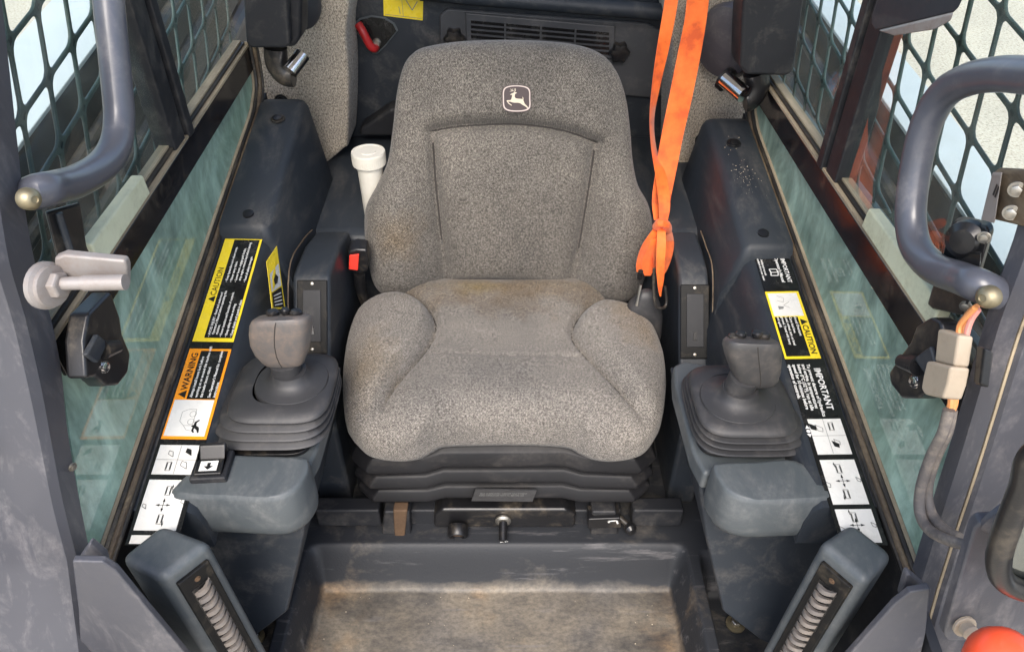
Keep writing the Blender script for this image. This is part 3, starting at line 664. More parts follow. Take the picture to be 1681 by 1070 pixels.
joystick(-1, 'left joystick with scuffed grey grip on square bellows boot', [(478, 652, 26), (475, 634, 24), (471, 612, 23), (467, 590, 25)],
         [(472, 600, 20), (469, 597, 29), (466, 590, 34), (463, 578, 41), (461, 562, 46), (461, 545, 48), (462, 530, 48), (463, 523, 46), (463, 520, 42), (463, 519, 24)], (480, 628),
         [(448, 518, .0085), (468, 515, .006), (486, 518, .0085)])
joystick(1, 'right joystick with dark smooth grip on square bellows boot', [(1203, 674, 23), (1206, 655, 22), (1212, 638, 23), (1224, 616, 25)],
         [(1238, 634, 18), (1241, 630, 27), (1241, 621, 33), (1239, 606, 39), (1236, 586, 43), (1234, 570, 45), (1234, 562, 44), (1234, 558, 40), (1234, 557, 22)], (1210, 657),
         [(1206, 558, .008), (1216, 554, .007), (1243, 553, .007), (1254, 556, .008)])

# ------------------------------------------------------------------ air vent towers
def tower(side, lab):
    m = (lambda u: u) if side < 0 else (lambda u: 2 * 832 - u)
    crn = [(193, 914), (264, 857), (347, 888), (264, 952)] if side < 0 else [(1470, 908), (1392, 854), (1342, 884), (1425, 956)]
    t = thing('air_vent_tower', lab, 'air vent', P(*crn[0], z=.02), 'air vent towers')
    A, B, C, D = [P(u, v, z=.468) for u, v in crn]
    if side > 0: B = P(1400, 854, z=.468); C = P(1345, 890, z=.468); D = P(1425, 958, z=.468)
    c = (A + B + C + D) / 4
    low = lambda p, z: Vector((c.x + (p.x - c.x) * 1.06 + (.468 - z) * .05 * (-side), c.y + (p.y - c.y) * 1.06, z))
    V = [A, B, C, D] + [low(p, .05) for p in (A, B, C, D)]
    F = [[0, 1, 2, 3], [7, 6, 5, 4]] + [[k, (k + 1) % 4, 4 + (k + 1) % 4, 4 + k] for k in range(4)]
    obj('housing', V, F, 'plastic_grey', t, bevel=.011, seg=4)
    # vent face between D and C
    n = (C - D).cross(low(D, .05) - D).normalized()
    if n.dot(c - (C + D) / 2) > 0: n = -n
    dn = (low(D, .05) - D).lerp(low(C, .05) - C, .5)
    def S(a, h, o): return D.lerp(C, a) + dn * h + n * o
    fr = [S(.17, .045, 0), S(.80, .045, 0), S(.80, 1.0, 0), S(.17, 1.0, 0)]
    fo = obj('vent_frame', *prism([p - n * .004 for p in fr], n * .009), 'plastic_vent', t, bevel=.002)
    obj('vent_slot', *prism([S(.30, .10, .004), S(.68, .10, .004), S(.68, 1.0, .004), S(.30, 1.0, .004)], n * .0022), 'decal_black', fo)
    bolt('screw', S(.49, .075, .005), n, .003, .002, 'rust', fo, False)
    cv = (C - D).normalized()
    k = 0; hh = .115
    while hh < .60:
        # each louvre is a little curved fin
        mid = S(.49, hh, .006); w = (C - D).length * .17; dnn = dn.normalized()
        rings = []
        for i in range(7):
            q = -1 + i / 3; ctr = mid + cv * w * q + dnn * (-.0035 * q * side * -1) + n * (.006 * (1 - q * q))
            rings.append([ctr + n * .0012 + dnn * .0036, ctr - n * .004 + dnn * .0050, ctr - n * .004 - dnn * .0026, ctr + n * .0012 - dnn * .0040])
        obj('louvre', *loft(rings), 'rubber_fin', fo, angle=50)
        hh += .034; k += 1
    return t
worn('rubber_fin', (.15, .135, .125), .55, (.40, .32, .24), .35, 60, var=.3)
tower(-1, 'left grey air vent tower with brown louvres beside the footwell')
tower(1, 'right grey air vent tower with coil like louvres beside the footwell')

# ------------------------------------------------------------------ SEAT
def poly_dist(U, V, line):
    best = np.full(U.shape, 1e9)
    for (x0, y0), (x1, y1) in zip(line[:-1], line[1:]):
        dx, dy = x1 - x0, y1 - y0; t = np.clip(((U - x0) * dx + (V - y0) * dy) / (dx * dx + dy * dy), 0, 1)
        best = np.minimum(best, np.hypot(U - x0 - t * dx, V - y0 - t * dy))
    return best
def inside(U, V, poly):
    r = np.zeros(U.shape, bool); n = len(poly)
    for k in range(n):
        (x0, y0), (x1, y1) = poly[k], poly[(k + 1) % n]
        cnd = ((y0 > V) != (y1 > V)) & (U < (x1 - x0) * (V - y0) / (y1 - y0 + 1e-9) + x0); r ^= cnd
    return r
def spl(pts, sub=10, closed=False):
    return [(p.x, p.y) for p in smooth_path([Vector((a, b, 0)) for a, b in pts], sub, closed)]
def cushion_mesh(outline, ctr, p0, n, hfun, edge, nr=70, seg=240, back=.05, hfall=6.0, side_drop=None):
    """upholstered pad: outline and relief measured on its own plane (p0, n), rounded edges, closed back"""
    o = spl(outline, 12, True)
    d = [0]
    for a, b in zip(o, o[1:] + o[:1]): d.append(d[-1] + math.hypot(b[0] - a[0], b[1] - a[1]))
    tot = d[-1]; res = []
    k = 0
    for i in range(seg):
        s = tot * i / seg
        while d[k + 1] < s: k += 1
        f = (s - d[k]) / (d[k + 1] - d[k]); a, b = o[k], o[(k + 1) % len(o)]; res.append((a[0] + (b[0] - a[0]) * f, a[1] + (b[1] - a[1]) * f))
    res = np.array(res); c = np.array(ctr)
    rs = [1 - (1 - i / nr) ** 1.25 for i in range(1, nr + 1)]
    V, F = [], []
    uv = np.vstack([[c]] + [c + (res - c) * r for r in rs]); rr = np.concatenate([[0]] + [np.full(seg, r) for r in rs])
    H = hfun(uv[:, 0], uv[:, 1])
    ed = np.clip(1 - rr ** hfall, 0, 1) ** edge
    for (u, v), h, e in zip(uv, H, ed): V.append(PP(u, v, p0, n) + n * float(h * e))
    nb = len(V)
    last = V[1 + (nr - 1) * seg:]
    cc = sum(last, Vector()) / seg
    for sc_, dp in ((1.0, back * .35), (.985, back * .75), (.95, back), (.8, back * 1.02)):
        for p in last: V.append(cc + (p - cc) * sc_ - n * dp)
    for i in range(seg): F.append([0, 1 + i, 1 + (i + 1) % seg])
    tr = nr + 4
    for k in range(tr - 1):
        for i in range(seg): F.append([1 + k * seg + i, 1 + (k + 1) * seg + i, 1 + (k + 1) * seg + (i + 1) % seg, 1 + k * seg + (i + 1) % seg])
    F.append([1 + (tr - 1) * seg + i for i in range(seg)][::-1])
    return V, F
def sm(x, a, b):
    t = np.clip((x - a) / (b - a), 0, 1); return t * t * (3 - 2 * t)

seat = thing('operator_seat', 'grey speckled fabric operator seat on black bellows suspension', 'seat', (XM, .98, .11))
# --- cushion
cout = [(598, 508), (577, 552), (567, 600), (564, 645), (567, 690), (576, 706), (600, 726), (640, 732), (676, 728), (700, 716), (722, 707), (780, 705), (832, 704), (890, 705), (940, 709), (964, 720), (990, 730), (1026, 732), (1060, 724),
        (1080, 703), (1089, 675), (1092, 635), (1086, 588), (1064, 540), (1038, 519), (1012, 515), (996, 505), (990, 475), (975, 445), (900, 430), (830, 428), (740, 430), (680, 442), (662, 470), (655, 494), (640, 504), (618, 503)]
Lb = spl([(596, 512), (630, 506), (668, 508), (700, 524), (716, 548), (712, 578), (690, 612), (660, 648), (630, 692)]); Lpoly = Lb + [(560, 770), (480, 700), (500, 480), (580, 490)]
Rb = spl([(1044, 522), (1012, 517), (982, 518), (952, 538), (938, 562), (944, 586), (975, 625), (1015, 668), (1056, 706)]); Rpoly = Rb + [(1110, 770), (1180, 700), (1160, 480), (1060, 490)]
def cush_h(U, V):
    h = np.full(U.shape, .050)
    dl, dr = poly_dist(U, V, Lb), poly_dist(U, V, Rb)
    il, ir = inside(U, V, Lpoly), inside(U, V, Rpoly)
    for dd, ins, tail in ((dl, il, (V - 660) / 45), (dr, ir, (V - 668) / 45)):
        fade = 1 - sm(tail, 0, 1)
        h += np.where(ins, .024 * sm(dd, 0, 22), 0) * (.3 + .7 * fade) - (.017 * np.exp(-(dd / 4.5) ** 2) + .006 * np.exp(-(dd / 18.0) ** 2)) * (.45 + .55 * fade)
    # gentle hollow to sit in, front roll, faint seam
    h -= .010 * np.exp(-((U - 828) / 120) ** 2 - ((V - 560) / 70) ** 2)
    h -= .0022 * np.exp(-((V - 614 - .02 * (U - 840)) / 3.0) ** 2) * sm(U, 690, 730) * (1 - sm(U, 950, 990))
    h -= .022 * sm(V, 660, 740) ** 1.3
    h -= .034 * (1 - sm(V, 452, 500))
    h += .0012 * np.sin(U / 37.0 + V / 53.0) + .0009 * np.sin(U / 21.0 - V / 29.0)
    return h
cp0, cn = Vector((0, .95, .352)), Vector((0, -.03, 1)).normalized()
obj('cushion', *cushion_mesh(cout, (828, 600), cp0, cn, cush_h, .42, back=.050, hfall=7), 'seat_fabric', seat, angle=80)
# --- backrest
bout = [(700, 77), (760, 68), (850, 66), (935, 72), (985, 88), (1012, 118), (1027, 160), (1034, 210), (1038, 262), (1046, 302), (1062, 332), (1069, 368), (1066, 420), (1054, 462), (1036, 488), (1010, 492), (970, 480), (925, 467), (880, 460), (838, 457),
        (790, 456), (745, 459), (705, 468), (665, 481), (635, 482), (615, 462), (605, 420), (600, 372), (603, 336), (620, 302), (637, 264), (645, 210), (652, 150), (663, 108), (678, 88)]
phi = R(19); bn = Vector((0, -math.cos(phi), math.sin(phi))); bp0 = Vector((0, 1.15, .37))
gl_ = spl([(712, 216), (716, 290), (724, 370), (736, 470)]); gr_ = spl([(976, 230), (966, 300), (952, 385), (934, 476)]); gt_ = spl([(708, 214), (760, 206), (845, 203), (920, 212), (980, 233)])
def back_h(U, V):
    h = np.full(U.shape, .034)
    dl, dr, dt = poly_dist(U, V, gl_), poly_dist(U, V, gr_), poly_dist(U, V, gt_)
    ul = np.interp(V, [p[1] for p in gl_], [p[0] for p in gl_]); ur = np.interp(V, [p[1] for p in gr_], [p[0] for p in gr_]); vt = np.interp(U, [p[0] for p in gt_], [p[1] for p in gt_])
    low = sm(V, 205, 330)
    h -= .008 * (np.exp(-(dl / 22.0) ** 2) + np.exp(-(dr / 22.0) ** 2)) * sm(V, 215, 260) + .005 * np.exp(-(dt / 16.0) ** 2)
    wing = np.where(U < ul, ul - U, 0) + np.where(U > ur, U - ur, 0)
    h += (.034 * sm(wing, 0, 70)) * low
    h -= .013 * np.exp(-(dl / 7.5) ** 2) * sm(V, 205, 230) + .013 * np.exp(-(dr / 7.5) ** 2) * sm(V, 220, 245) + .012 * np.exp(-(dt / 6.0) ** 2)
    ab = np.where(V < vt, vt - V, 0); h += .013 * sm(ab, 0, 26) * (1 - sm(np.abs(U - 846), 118, 170))
    pan = (U > ul) & (U < ur) & (V > vt); h += np.where(pan, .007 * sm(np.minimum(np.minimum(dl, dr), dt), 0, 35), 0)
    h += .010 * sm(V, 330, 430) * np.exp(-((U - 838) / 110) ** 2)
    h += .0010 * np.sin(U / 33.0 + V / 47.0) + .0008 * np.sin(U / 19.0 - V / 25.0)
    return h
obj('backrest', *cushion_mesh(bout, (838, 290), bp0, bn, back_h, .45, back=.06, hfall=9), 'back_fabric', seat, angle=80)
def seam(line, hf, p0, n, lift=.0):
    H_ = hf(np.array([p[0] for p in line]), np.array([p[1] for p in line]))
    return tube([PP(u, v, p0, n) + n * (float(h) * .985 + lift) for (u, v), h in zip(line, H_)], .0019, 6)
for ln_, hf_, q0, qn in ((Lb[14:-10], cush_h, cp0, cn), (Rb[14:-10], cush_h, cp0, cn), (gl_[3:-8], back_h, bp0, bn), (gr_[3:-8], back_h, bp0, bn), (gt_, back_h, bp0, bn)):
    obj('seam', *seam(ln_, hf_, q0, qn, .0008), 'thread_dark', seat)
# --- emblem
ec = (848, 162)
def bpt(u, v, o=0): 
    h = float(back_h(np.array([ec[0] * 1.0]), np.array([ec[1] * 1.0]))[0]); e = .993
    pl0 = bp0 + bn * (h * e + .0005 + o); return PP(u, v, pl0, bn)
def emb(fx, fy): return (ec[0] + fx * 23.5, ec[1] + fy * 23)
shape = spl([(-.90, -.80), (0, -1.0), (.90, -.78), (1.02, 0), (.93, .80), (0, 1.0), (-.88, .80), (-1.02, 0)], 6, True)
def embp(k, o): return [bpt(*emb(x * k, y * k), o) for x, y in shape]
em = obj('emblem', *prism(embp(1.0, 0), bn * .0016), 'badge_brown', seat, label='dark brown badge with leaping deer')
ring_o, ring_i = embp(.94, .0019), embp(.86, .0019); nn = len(ring_o)
obj('border', ring_o + ring_i, [[k, (k + 1) % nn, nn + (k + 1) % nn, nn + k] for k in range(nn)], 'badge_border', em, smooth=False)
# leaping deer, traced in badge coordinates (zoom px of the badge: centre 818,505, half size 290)
def dz(pts): return [bpt(*emb((x - 818) / 290 * .98, (y - 505) / 280 * .98), .0019) for x, y in pts]
deer = [([(685, 425), (720, 400), (745, 398), (770, 375), (800, 378), (828, 388), (800, 408), (785, 415), (778, 470), (800, 502), (845, 510), (925, 515), (945, 520), (938, 465), (960, 500), (958, 545), (985, 610), (1030, 655), (1062, 700), (1045, 705), (1000, 668), (940, 635), (890, 600), (840, 592), (770, 592), (720, 582), (690, 570), (640, 568), (665, 600), (720, 640), (712, 652), (650, 610), (610, 555), (625, 542), (690, 540), (710, 520), (722, 470), (725, 430), (690, 434)])]
V, F = [], []
for q in deer: k = len(V); V += dz(q); F.append(list(range(k, len(V))))
for ant in ([(765, 372), (745, 355), (700, 362), (670, 360), (705, 352), (738, 345)], [(735, 350), (700, 310), (690, 300), (706, 338)], [(760, 365), (742, 320), (728, 298), (735, 325), (745, 352)], [(778, 376), (800, 345), (802, 300), (790, 305), (790, 340), (768, 362)], [(790, 340), (770, 300), (760, 290), (772, 320), (785, 350)]):
    k = len(V); V += dz(ant); F.append(list(range(k, len(V))))
dm = obj('deer', V, F, 'badge_cream', em, smooth=False)
# --- suspension bellows: three folds, each a part
def fold(z0, z1, k, yf):
    rings = []
    # plan outline: front edge steps back in the middle
    def plan(g):
        w = .252 + g; f = yf - g * .8
        pts = [(-w, 1.15), (-w, f + .03), (-w + .03, f), (-.13, f), (-.10, f + .008), (.10, f + .008), (.13, f), (w - .03, f), (w, f + .03), (w, 1.15)]
        return [(x + XM - .004, y) for x, y in pts]
    prof = [(-.030, z0), (-.006, z0 + .003), (.002, z0 + (z1 - z0) * .22), (.001, z0 + (z1 - z0) * .40), (-.008, z0 + (z1 - z0) * .75), (-.030, z1)]
    for gg, z in prof:
        lift = lambda x: .010 * k * math.exp(-((x - XM) / .13) ** 6)
        rings.append([Vector((x, y, z + lift(x))) for x, y in plan(gg)])
    return loft(rings)
bel = None
for i, (z0, z1, kk, yf) in enumerate(((.164, .202, .1, .793), (.203, .241, .8, .790), (.242, .290, 1, .788))):
    obj('bellows_fold', *fold(z0, z1, kk, yf), 'rubber_black', seat, bevel=.003, angle=50) if 'rubber_black' in MAT else None
    if 'rubber_black' not in MAT:
        worn('rubber_black', (.011, .011, .0125), .46, (.18, .16, .14), .06, 18, stretch=(.5, 1, 1), spec=.25); obj('bellows_fold', *fold(z0, z1, kk, yf), 'rubber_black', seat, bevel=.003, angle=50)
worn('plate_grey', (.045, .045, .047), .4, (.02, .02, .02), .5, 70, stretch=(1, 1, 3))
pl_ = obj('maker_plate', *prism([P(781, 801, y=.7915), P(881, 803, y=.7915), P(874, 821, y=.7915), P(774, 820, y=.7915)], (0, -.0026, 0)), 'plate_grey', seat)
o_ = P(785, 817, y=.7885); exx = Vector((1, 0, 0))
obj('lettering', *text_mesh([('SEAT SUSPENSION  WEIGHT ADJUSTMENT', .003, .010, .0042), ('READ OPERATOR MANUAL BEFORE USE', .002, .005, .0042)], o_, exx, Vector((0, 0, 1))), 'ink_grey', pl_, smooth=False)
# --- suspension base
obj('base_tray', *prism([P(712, 845, y=.80), P(725, 836, y=.80), P(930, 836, y=.80), P(946, 845, y=.80), P(944, 866, y=.80), P(712, 866, y=.80)], (0, .3, 0)), 'black_paint', seat, bevel=.006)
obj('base_front', *prism([P(640, 838, y=.812), P(1020, 838, y=.812), P(1020, 874, y=.812), P(640, 874, y=.812)], (0, .3, 0)), 'plastic_black', seat, bevel=.004)
for (u0, u1) in ((626, 676), (968, 1016)):
    obj('mount_bracket', *prism([P(u0 + 4, 840, y=.79), P(u1 - 4, 840, y=.79), P(u1, 893, y=.79), P(u0, 893, y=.79)], (0, .05, 0)), 'plastic_black', seat, bevel=.004)
obj('slide_rail', *prism([P(645, 838, y=.786), P(669, 838, y=.786), P(664, 884, y=.786), P(648, 884, y=.786)], (0, .02, 0)), 'rust', seat, bevel=.003)
c = P(752, 862, y=.796)
kn = obj('weight_knob', *lathe(c, [(.017, 0), (.018, .004), (.018, .018), (.016, .021), (.0125, .021), (.0115, .008), (.002, .007)], (0, -.85, -.3), 26), 'black_paint', seat)
obj('knob_bore', *lathe(c + Vector((0, -.012, -.004)), [(.011, 0), (.0105, .004), (.003, .004)], (0, -.85, -.3), 18), 'rust', kn)
c = P(826, 853, y=.798)
lk = obj('lock_washer', *lathe(c, [(.014, 0), (.014, .003), (.010, .006)], (0, -1, 0), 22), 'zinc', seat)
obj('ignition_stub', *cyl(c + Vector((0, -.004, -.001)), c + Vector((0, -.034, -.013)), .0075), 'black_paint', seat)
kk = c + Vector((0, -.035, -.0135)); obj('key_mark', *text_mesh([('\u25E3B', -.006, -.006, .012)], kk, Vector((1, 0, .12)).normalized(), Vector((0, -.35, .93)).normalized()), 'ink_white', seat, smooth=False)
lv = obj('slide_lever', *prism([P(966, 852, y=.782), P(1018, 850, y=.782), P(1020, 866, y=.782), P(965, 868, y=.782)], (0, .03, 0)), 'black_paint', seat, bevel=.002)
obj('lever_mark', *join(*[seg_strip(q, .003, P(998, 860, y=.7812), Vector((1, 0, 0)), Vector((0, 0, 1))) for q in ([(0, .008), (.014, .010), (.017, .001)], [(0, .008), (.002, .004)])]), 'ink_white', lv, smooth=False)
obj('lever_knob', *lathe(P(1034, 866, y=.786), [(.004, -.006), (.010, -.004), (.011, .004), (.007, .010), (.002, .011)], (.3, -1, 0), 16), 'black_paint', seat)
obj('lever_rod', *cyl(P(1016, 848, y=.80), P(1032, 862, y=.79), .005), 'black_paint', seat)
# cross bar of the floor under the seat front
for (u0, u1, lab) in ((516, 622, 'black cross rail on the floor left of the seat base'), (1040, 1124, 'black cross rail on the floor right of the seat base')):
    a_, b_ = P(u0, 838, y=.80), P(u1, 838, y=.80)
    tag(obj('floor_rail', *prism([a_, b_, b_ + Vector((0, 0, -.045)), a_ + Vector((0, 0, -.045))], (0, .03, 0)), 'plastic_black', origin=(a_ + b_) / 2, bevel=.004), lab, 'rail', 'floor rails')
# hinge brackets between cushion and backrest
for (u, v) in ((647, 492), (1006, 505)):
    obj('hinge_bracket', *prism([P(u - 6, v - 20, y=1.16), P(u + 6, v - 20, y=1.16), P(u + 7, v + 25, y=1.16), P(u - 7, v + 25, y=1.16)], (0, .03, 0)), 'rust', seat, bevel=.003)

# ------------------------------------------------------------------ seat belt, buckle, retractor, bottle
def belt_strip(lst, thick=.0016, n=Vector((0, -1, .1))):
    l = smooth_path([P(a, v, y=y) for a, b, v, y in lst], 6); r = smooth_path([P(b, v2[2], y=v2[3] + (v2[4] if len(v2) > 4 else 0)) for v2 in lst for b in [v2[1]]], 6)
    return ribbon(l, r, thick, n)
bt = thing('seat_belt', 'bright orange seat belt webbing hanging right of the seat', 'seat belt', P(1085, 470, y=1.12))
def bs(lst):
    l = smooth_path([P(q[0], q[2], y=q[3]) for q in lst], 6); r = smooth_path([P(q[1], q[2], y=q[3] + (q[4] if len(q) > 4 else 0)) for q in lst], 6)
    return ribbon(l, r, .0016, Vector((0, -1, .15)).normalized())
obj('webbing', *bs([(1129, 1166, -25, 1.36), (1124, 1160, 30, 1.35), (1112, 1150, 90, 1.34), (1098, 1136, 160, 1.32), (1086, 1122, 220, 1.30), (1076, 1110, 280, 1.27), (1070, 1100, 330, 1.24), (1074, 1096, 365, 1.21)]), 'belt_orange', bt)
obj('webbing', *bs([(1094, 1116, -25, 1.35), (1088, 1110, 20, 1.34), (1078, 1098, 80, 1.325, .01), (1070, 1084, 140, 1.31, .015), (1066, 1074, 195, 1.295, .02), (1069, 1078, 245, 1.275, .02), (1076, 1094, 290, 1.25, .01), (1081, 1100, 335, 1.215), (1082, 1094, 368, 1.195), (1084, 1090, 376, 1.19)]), 'belt_orange', bt)
lp = obj('knot_loop', *bs([(1079, 1091, 366, 1.14), (1072, 1100, 374, 1.09, .03), (1070, 1105, 388, 1.06, .05), (1070, 1106, 405, 1.05, .05), (1072, 1102, 424, 1.045, .04), (1074, 1096, 440, 1.045, .03), (1078, 1090, 450, 1.05, .01)]), 'belt_orange', bt)
obj('loop_side', *bs([(1077, 1092, 370, 1.075), (1066, 1084, 384, 1.05, .01), (1054, 1074, 402, 1.035, .02), (1047, 1064, 420, 1.03, .02), (1044, 1056, 436, 1.03, .01), (1045, 1050, 446, 1.035)]), 'belt_orange', bt)
obj('inner_fold', *bs([(1070, 1080, 392, 1.047), (1062, 1078, 408, 1.040, .012), (1054, 1076, 424, 1.036, .02), (1053, 1074, 440, 1.034, .02), (1058, 1068, 452, 1.036, .01)]), 'belt_orange', bt)
obj('belt_tail', *bs([(1079, 1092, 374, 1.055), (1078, 1093, 400, 1.035), (1077, 1091, 430, 1.025), (1078, 1090, 455, 1.02), (1081, 1086, 478, 1.018), (1083, 1085, 486, 1.017)]), 'belt_orange', bt)
obj('knot', *tube(smooth_path([P(1078, 372, y=1.06), P(1084, 366, y=1.045), P(1094, 370, y=1.05), P(1096, 378, y=1.065)], 5), .0075, 10), 'belt_orange', bt)
rt = thing('belt_anchor', 'grey rubber belt anchor boot at the right of the seat', 'belt anchor', P(1055, 540, y=1.05))
rings = []
for u, v, hw in ((1062, 478, 9), (1061, 486, 16), (1058, 500, 26), (1056, 516, 31), (1057, 532, 29), (1062, 548, 23), (1066, 562, 15), (1068, 572, 8)):
    p = P(u, v, y=1.02); s = hw / FPX * (p - EYE).length; rings.append(squircle(p, s, s * .6, 2.6, 30, Vector((1, 0, 0)), Vector((0, 1, .2)).normalized()))
obj('boot', *loft(rings), 'rubber', rt, angle=70)
obj('buckle_tongue', *tube([P(1045, 502, y=.995), P(1052, 468, y=1.01)], .0024, 8), 'zinc', rt)
obj('wire_loop', *tube(smooth_path([P(1074, 440, y=1.005), P(1073, 470, y=1.0), P(1076, 500, y=.99), P(1086, 506, y=.99), P(1094, 498, y=1.0), P(1092, 470, y=1.005)], 5), .0025, 8), 'seal_black', rt)
obj('spring', *join(*[lathe(P(1051.5 - k * .6, 447 + k * 3.2, y=1.01), [(.0045, 0), (.0045, .0025)], (0, -.3, 1), 10) for k in range(4)]), 'black_paint', rt)
bk = thing('belt_buckle', 'black belt buckle with red release button left of seat', 'buckle', P(590, 480, y=1.08))
obj('housing', *prism([P(571, 414, y=1.09), P(584, 409, y=1.09), P(602, 411, y=1.09), P(606, 428, y=1.09), P(603, 446, y=1.09), P(590, 452, y=1.09), P(571, 445, y=1.09)], (0, .025, .008)), 'black_paint', bk, bevel=.004)
obj('release_button', *prism([P(574, 418, y=1.089), P(590, 416, y=1.089), P(588, 443, y=1.089), P(573, 441, y=1.089)], (0, -.004, .001)), 'red_plastic', bk, bevel=.0015)
obj('stalk', *tube(smooth_path([P(590, 450, y=1.10), P(592, 475, y=1.10), P(606, 505, y=1.10), P(630, 530, y=1.10)], 5), .010, 10), 'black_paint', bk)
bo = thing('bottle', 'white plastic tube bottle with ribbed screw cap behind the seat', 'bottle', P(606, 255, y=1.22) - Vector((0, 0, .17)))
bc = P(605, 256, y=1.22); bc = Vector((bc.x, bc.y, bc.z))
obj('tube_body', *lathe(bc, [(.017, -.155), (.019, -.15), (.0225, -.03), (.0245, -.012), (.0245, 0)], (0, .06, 1), 32), 'bottle_white', bo)
def gear(r, h, rib): return [bc + Vector((r * (1 + rib * (i % 2)) * math.cos(2 * math.pi * i / 96), r * (1 + rib * (i % 2)) * math.sin(2 * math.pi * i / 96) + .06 * h, h)) for i in range(96)]
cp = obj('cap', *loft([gear(.0295, -.014, .02), gear(.030, -.004, .02), gear(.030, .004, .02), gear(.0305, .006, 0), gear(.0295, .009, 0), gear(.026, .0092, 0), gear(.0255, .008, 0), gear(.014, .008, 0), gear(.0135, .0088, 0), gear(.004, .0088, 0)]), 'bottle_white', bo, angle=30)

# ------------------------------------------------------------------ side windows
def window(side):
    X = XL if side < 0 else XR; s = side
    t = thing('side_window', ('left' if s < 0 else 'right') + ' side window with dusty green lower pane and black rail', 'window', (X, .9, sillz(.9, s)), 'side windows')
    if s < 0: zb = [P(243, 400, x=X).z, P(412, 122, x=X).z]; zt = [P(202, 400, x=X).z, P(402, 102, x=X).z]; yr = 1.375
    else: zb = [P(1428, 468, x=X).z, P(1256, 190, x=X).z]; zt = [P(1462, 440, x=X).z, P(1262, 150, x=X).z]; yr = 1.37
    ya, yb_ = (P(243, 400, x=X).y, P(412, 122, x=X).y) if s < 0 else (P(1428, 468, x=X).y, P(1256, 190, x=X).y)
    def zl(y): return zb[0] + (zb[1] - zb[0]) * (y - ya) / (yb_ - ya)
    bw = .042
    fa, fb_ = (P(150, 905, x=X), P(14, 60, x=X)) if s < 0 else (P(1500, 925, x=X), P(1690, 300, x=X))
    def yfr(z): return fa.y + (fb_.y - fa.y) * (z - fa.z) / (fb_.z - fa.z) - .012
    yf = yfr(.70)
    # lower fixed pane
    gx = X + s * .004
    obj('lower_pane', *prism([(gx, yfr(.44), sillz(yfr(.44), s) - .01), (gx, yr, sillz(yr, s) - .01), (gx, yr, zl(yr) + .01), (gx, yf, zl(yf) + .01)], (s * .005, 0, 0)), 'glass_dusty', t, smooth=False)
    # black rail and its tracks
    obj('rail', *prism([(X, yf, zl(yf)), (X, yr, zl(yr)), (X, yr, zl(yr) + bw), (X, yf, zl(yf) + bw)], (s * .018, 0, 0)), 'band_paint', t, bevel=.0015)
    for k, (dz_, w_, dx, mt) in enumerate(((bw + .0005, .004, 0, 'seal_tan'), (bw + .005, .004, s * .006, 'seal_black'), (bw + .0095, .003, s * .011, 'seal_tan'))):
        obj('track', *prism([(X + dx, yf, zl(yf) + dz_), (X + dx, yr - .01, zl(yr - .01) + dz_), (X + dx, yr - .01, zl(yr - .01) + dz_ + w_), (X + dx, yf, zl(yf) + dz_ + w_)], (s * .014, 0, 0)), mt, t, smooth=False)
    # upper sliding panes
    yd0 = P(285, 225, x=X).y if s < 0 else P(1372, 285, x=X).y
    for (a, b, dx) in ((yf, yd0 + .03, .012), (yd0 + .005, yr, .020)):
        gx = X + s * dx
        obj('upper_pane', *prism([(gx, a, zl(a) + bw), (gx, b, zl(b) + bw), (gx, b, 1.33), (gx, yfr(1.33) if a == yf else a, 1.33)], (s * .004, 0, 0)), 'glass_clear', t, smooth=False)
    # meeting bars in the middle
    for (a, wd, dx, mt) in ((yd0, .040, .002, 'plastic_black'), (yd0 + .046, .020, -.003, 'plastic_black')):
        lean = .0
        obj('meeting_bar', *prism([(X + s * dx, a, zl(a) + bw), (X + s * dx, a + wd, zl(a) + bw), (X + s * dx, a + wd, 1.33), (X + s * dx, a, 1.33)], (s * .03, 0, 0)), mt, t, bevel=.003)
    # foam seal strip on the rail
    f0, f1 = (P(150, 415, x=X).y, P(240, 310, x=X).y) if s < 0 else (P(1530, 545, x=X).y, P(1420, 365, x=X).y)
    obj('foam_strip', *prism([(X - s * .004, f0, zl(f0) + bw + .007), (X - s * .004, f1, zl(f1) + bw + .007), (X - s * .004, f1 - .003, zl(f1) + bw + .036), (X - s * .004, f0, zl(f0) + bw + .040)], (s * .016, 0, 0)), 'foam', t, bevel=.003)
    # rubber gasket round the lower pane: strips that run along the sill and up at the rear
    def gpath(dx, dz_):
        pts = []
        for y in (yfr(.43), .6, .8, 1.0, 1.2, 1.30): pts.append((X + dx, y, sillz(y, s) + dz_))
        pts += [(X + dx, 1.335 - dz_ * .5, sillz(1.335, s) + dz_ + .006), (X + dx, 1.362 - dz_, sillz(1.36, s) + .022 + dz_ * .3), (X + dx, 1.372 - dz_, sillz(1.36, s) + .05), (X + dx, 1.378 - dz_, zl(1.38) + .05)]
        return smooth_path(pts, 4)
    for dx, dz_, w_, mt in ((s * .003, .010, .0030, 'seal_tan'), (-s * .001, .005, .0045, 'seal_black'), (-s * .0065, .0025, .0042, 'seal_brown'), (-s * .0115, .000, .0030, 'seal_black')):
        obj('gasket', *tube(gpath(dx, dz_), w_, 8), mt, t)
    return t
winL, winR = window(-1), window(1)

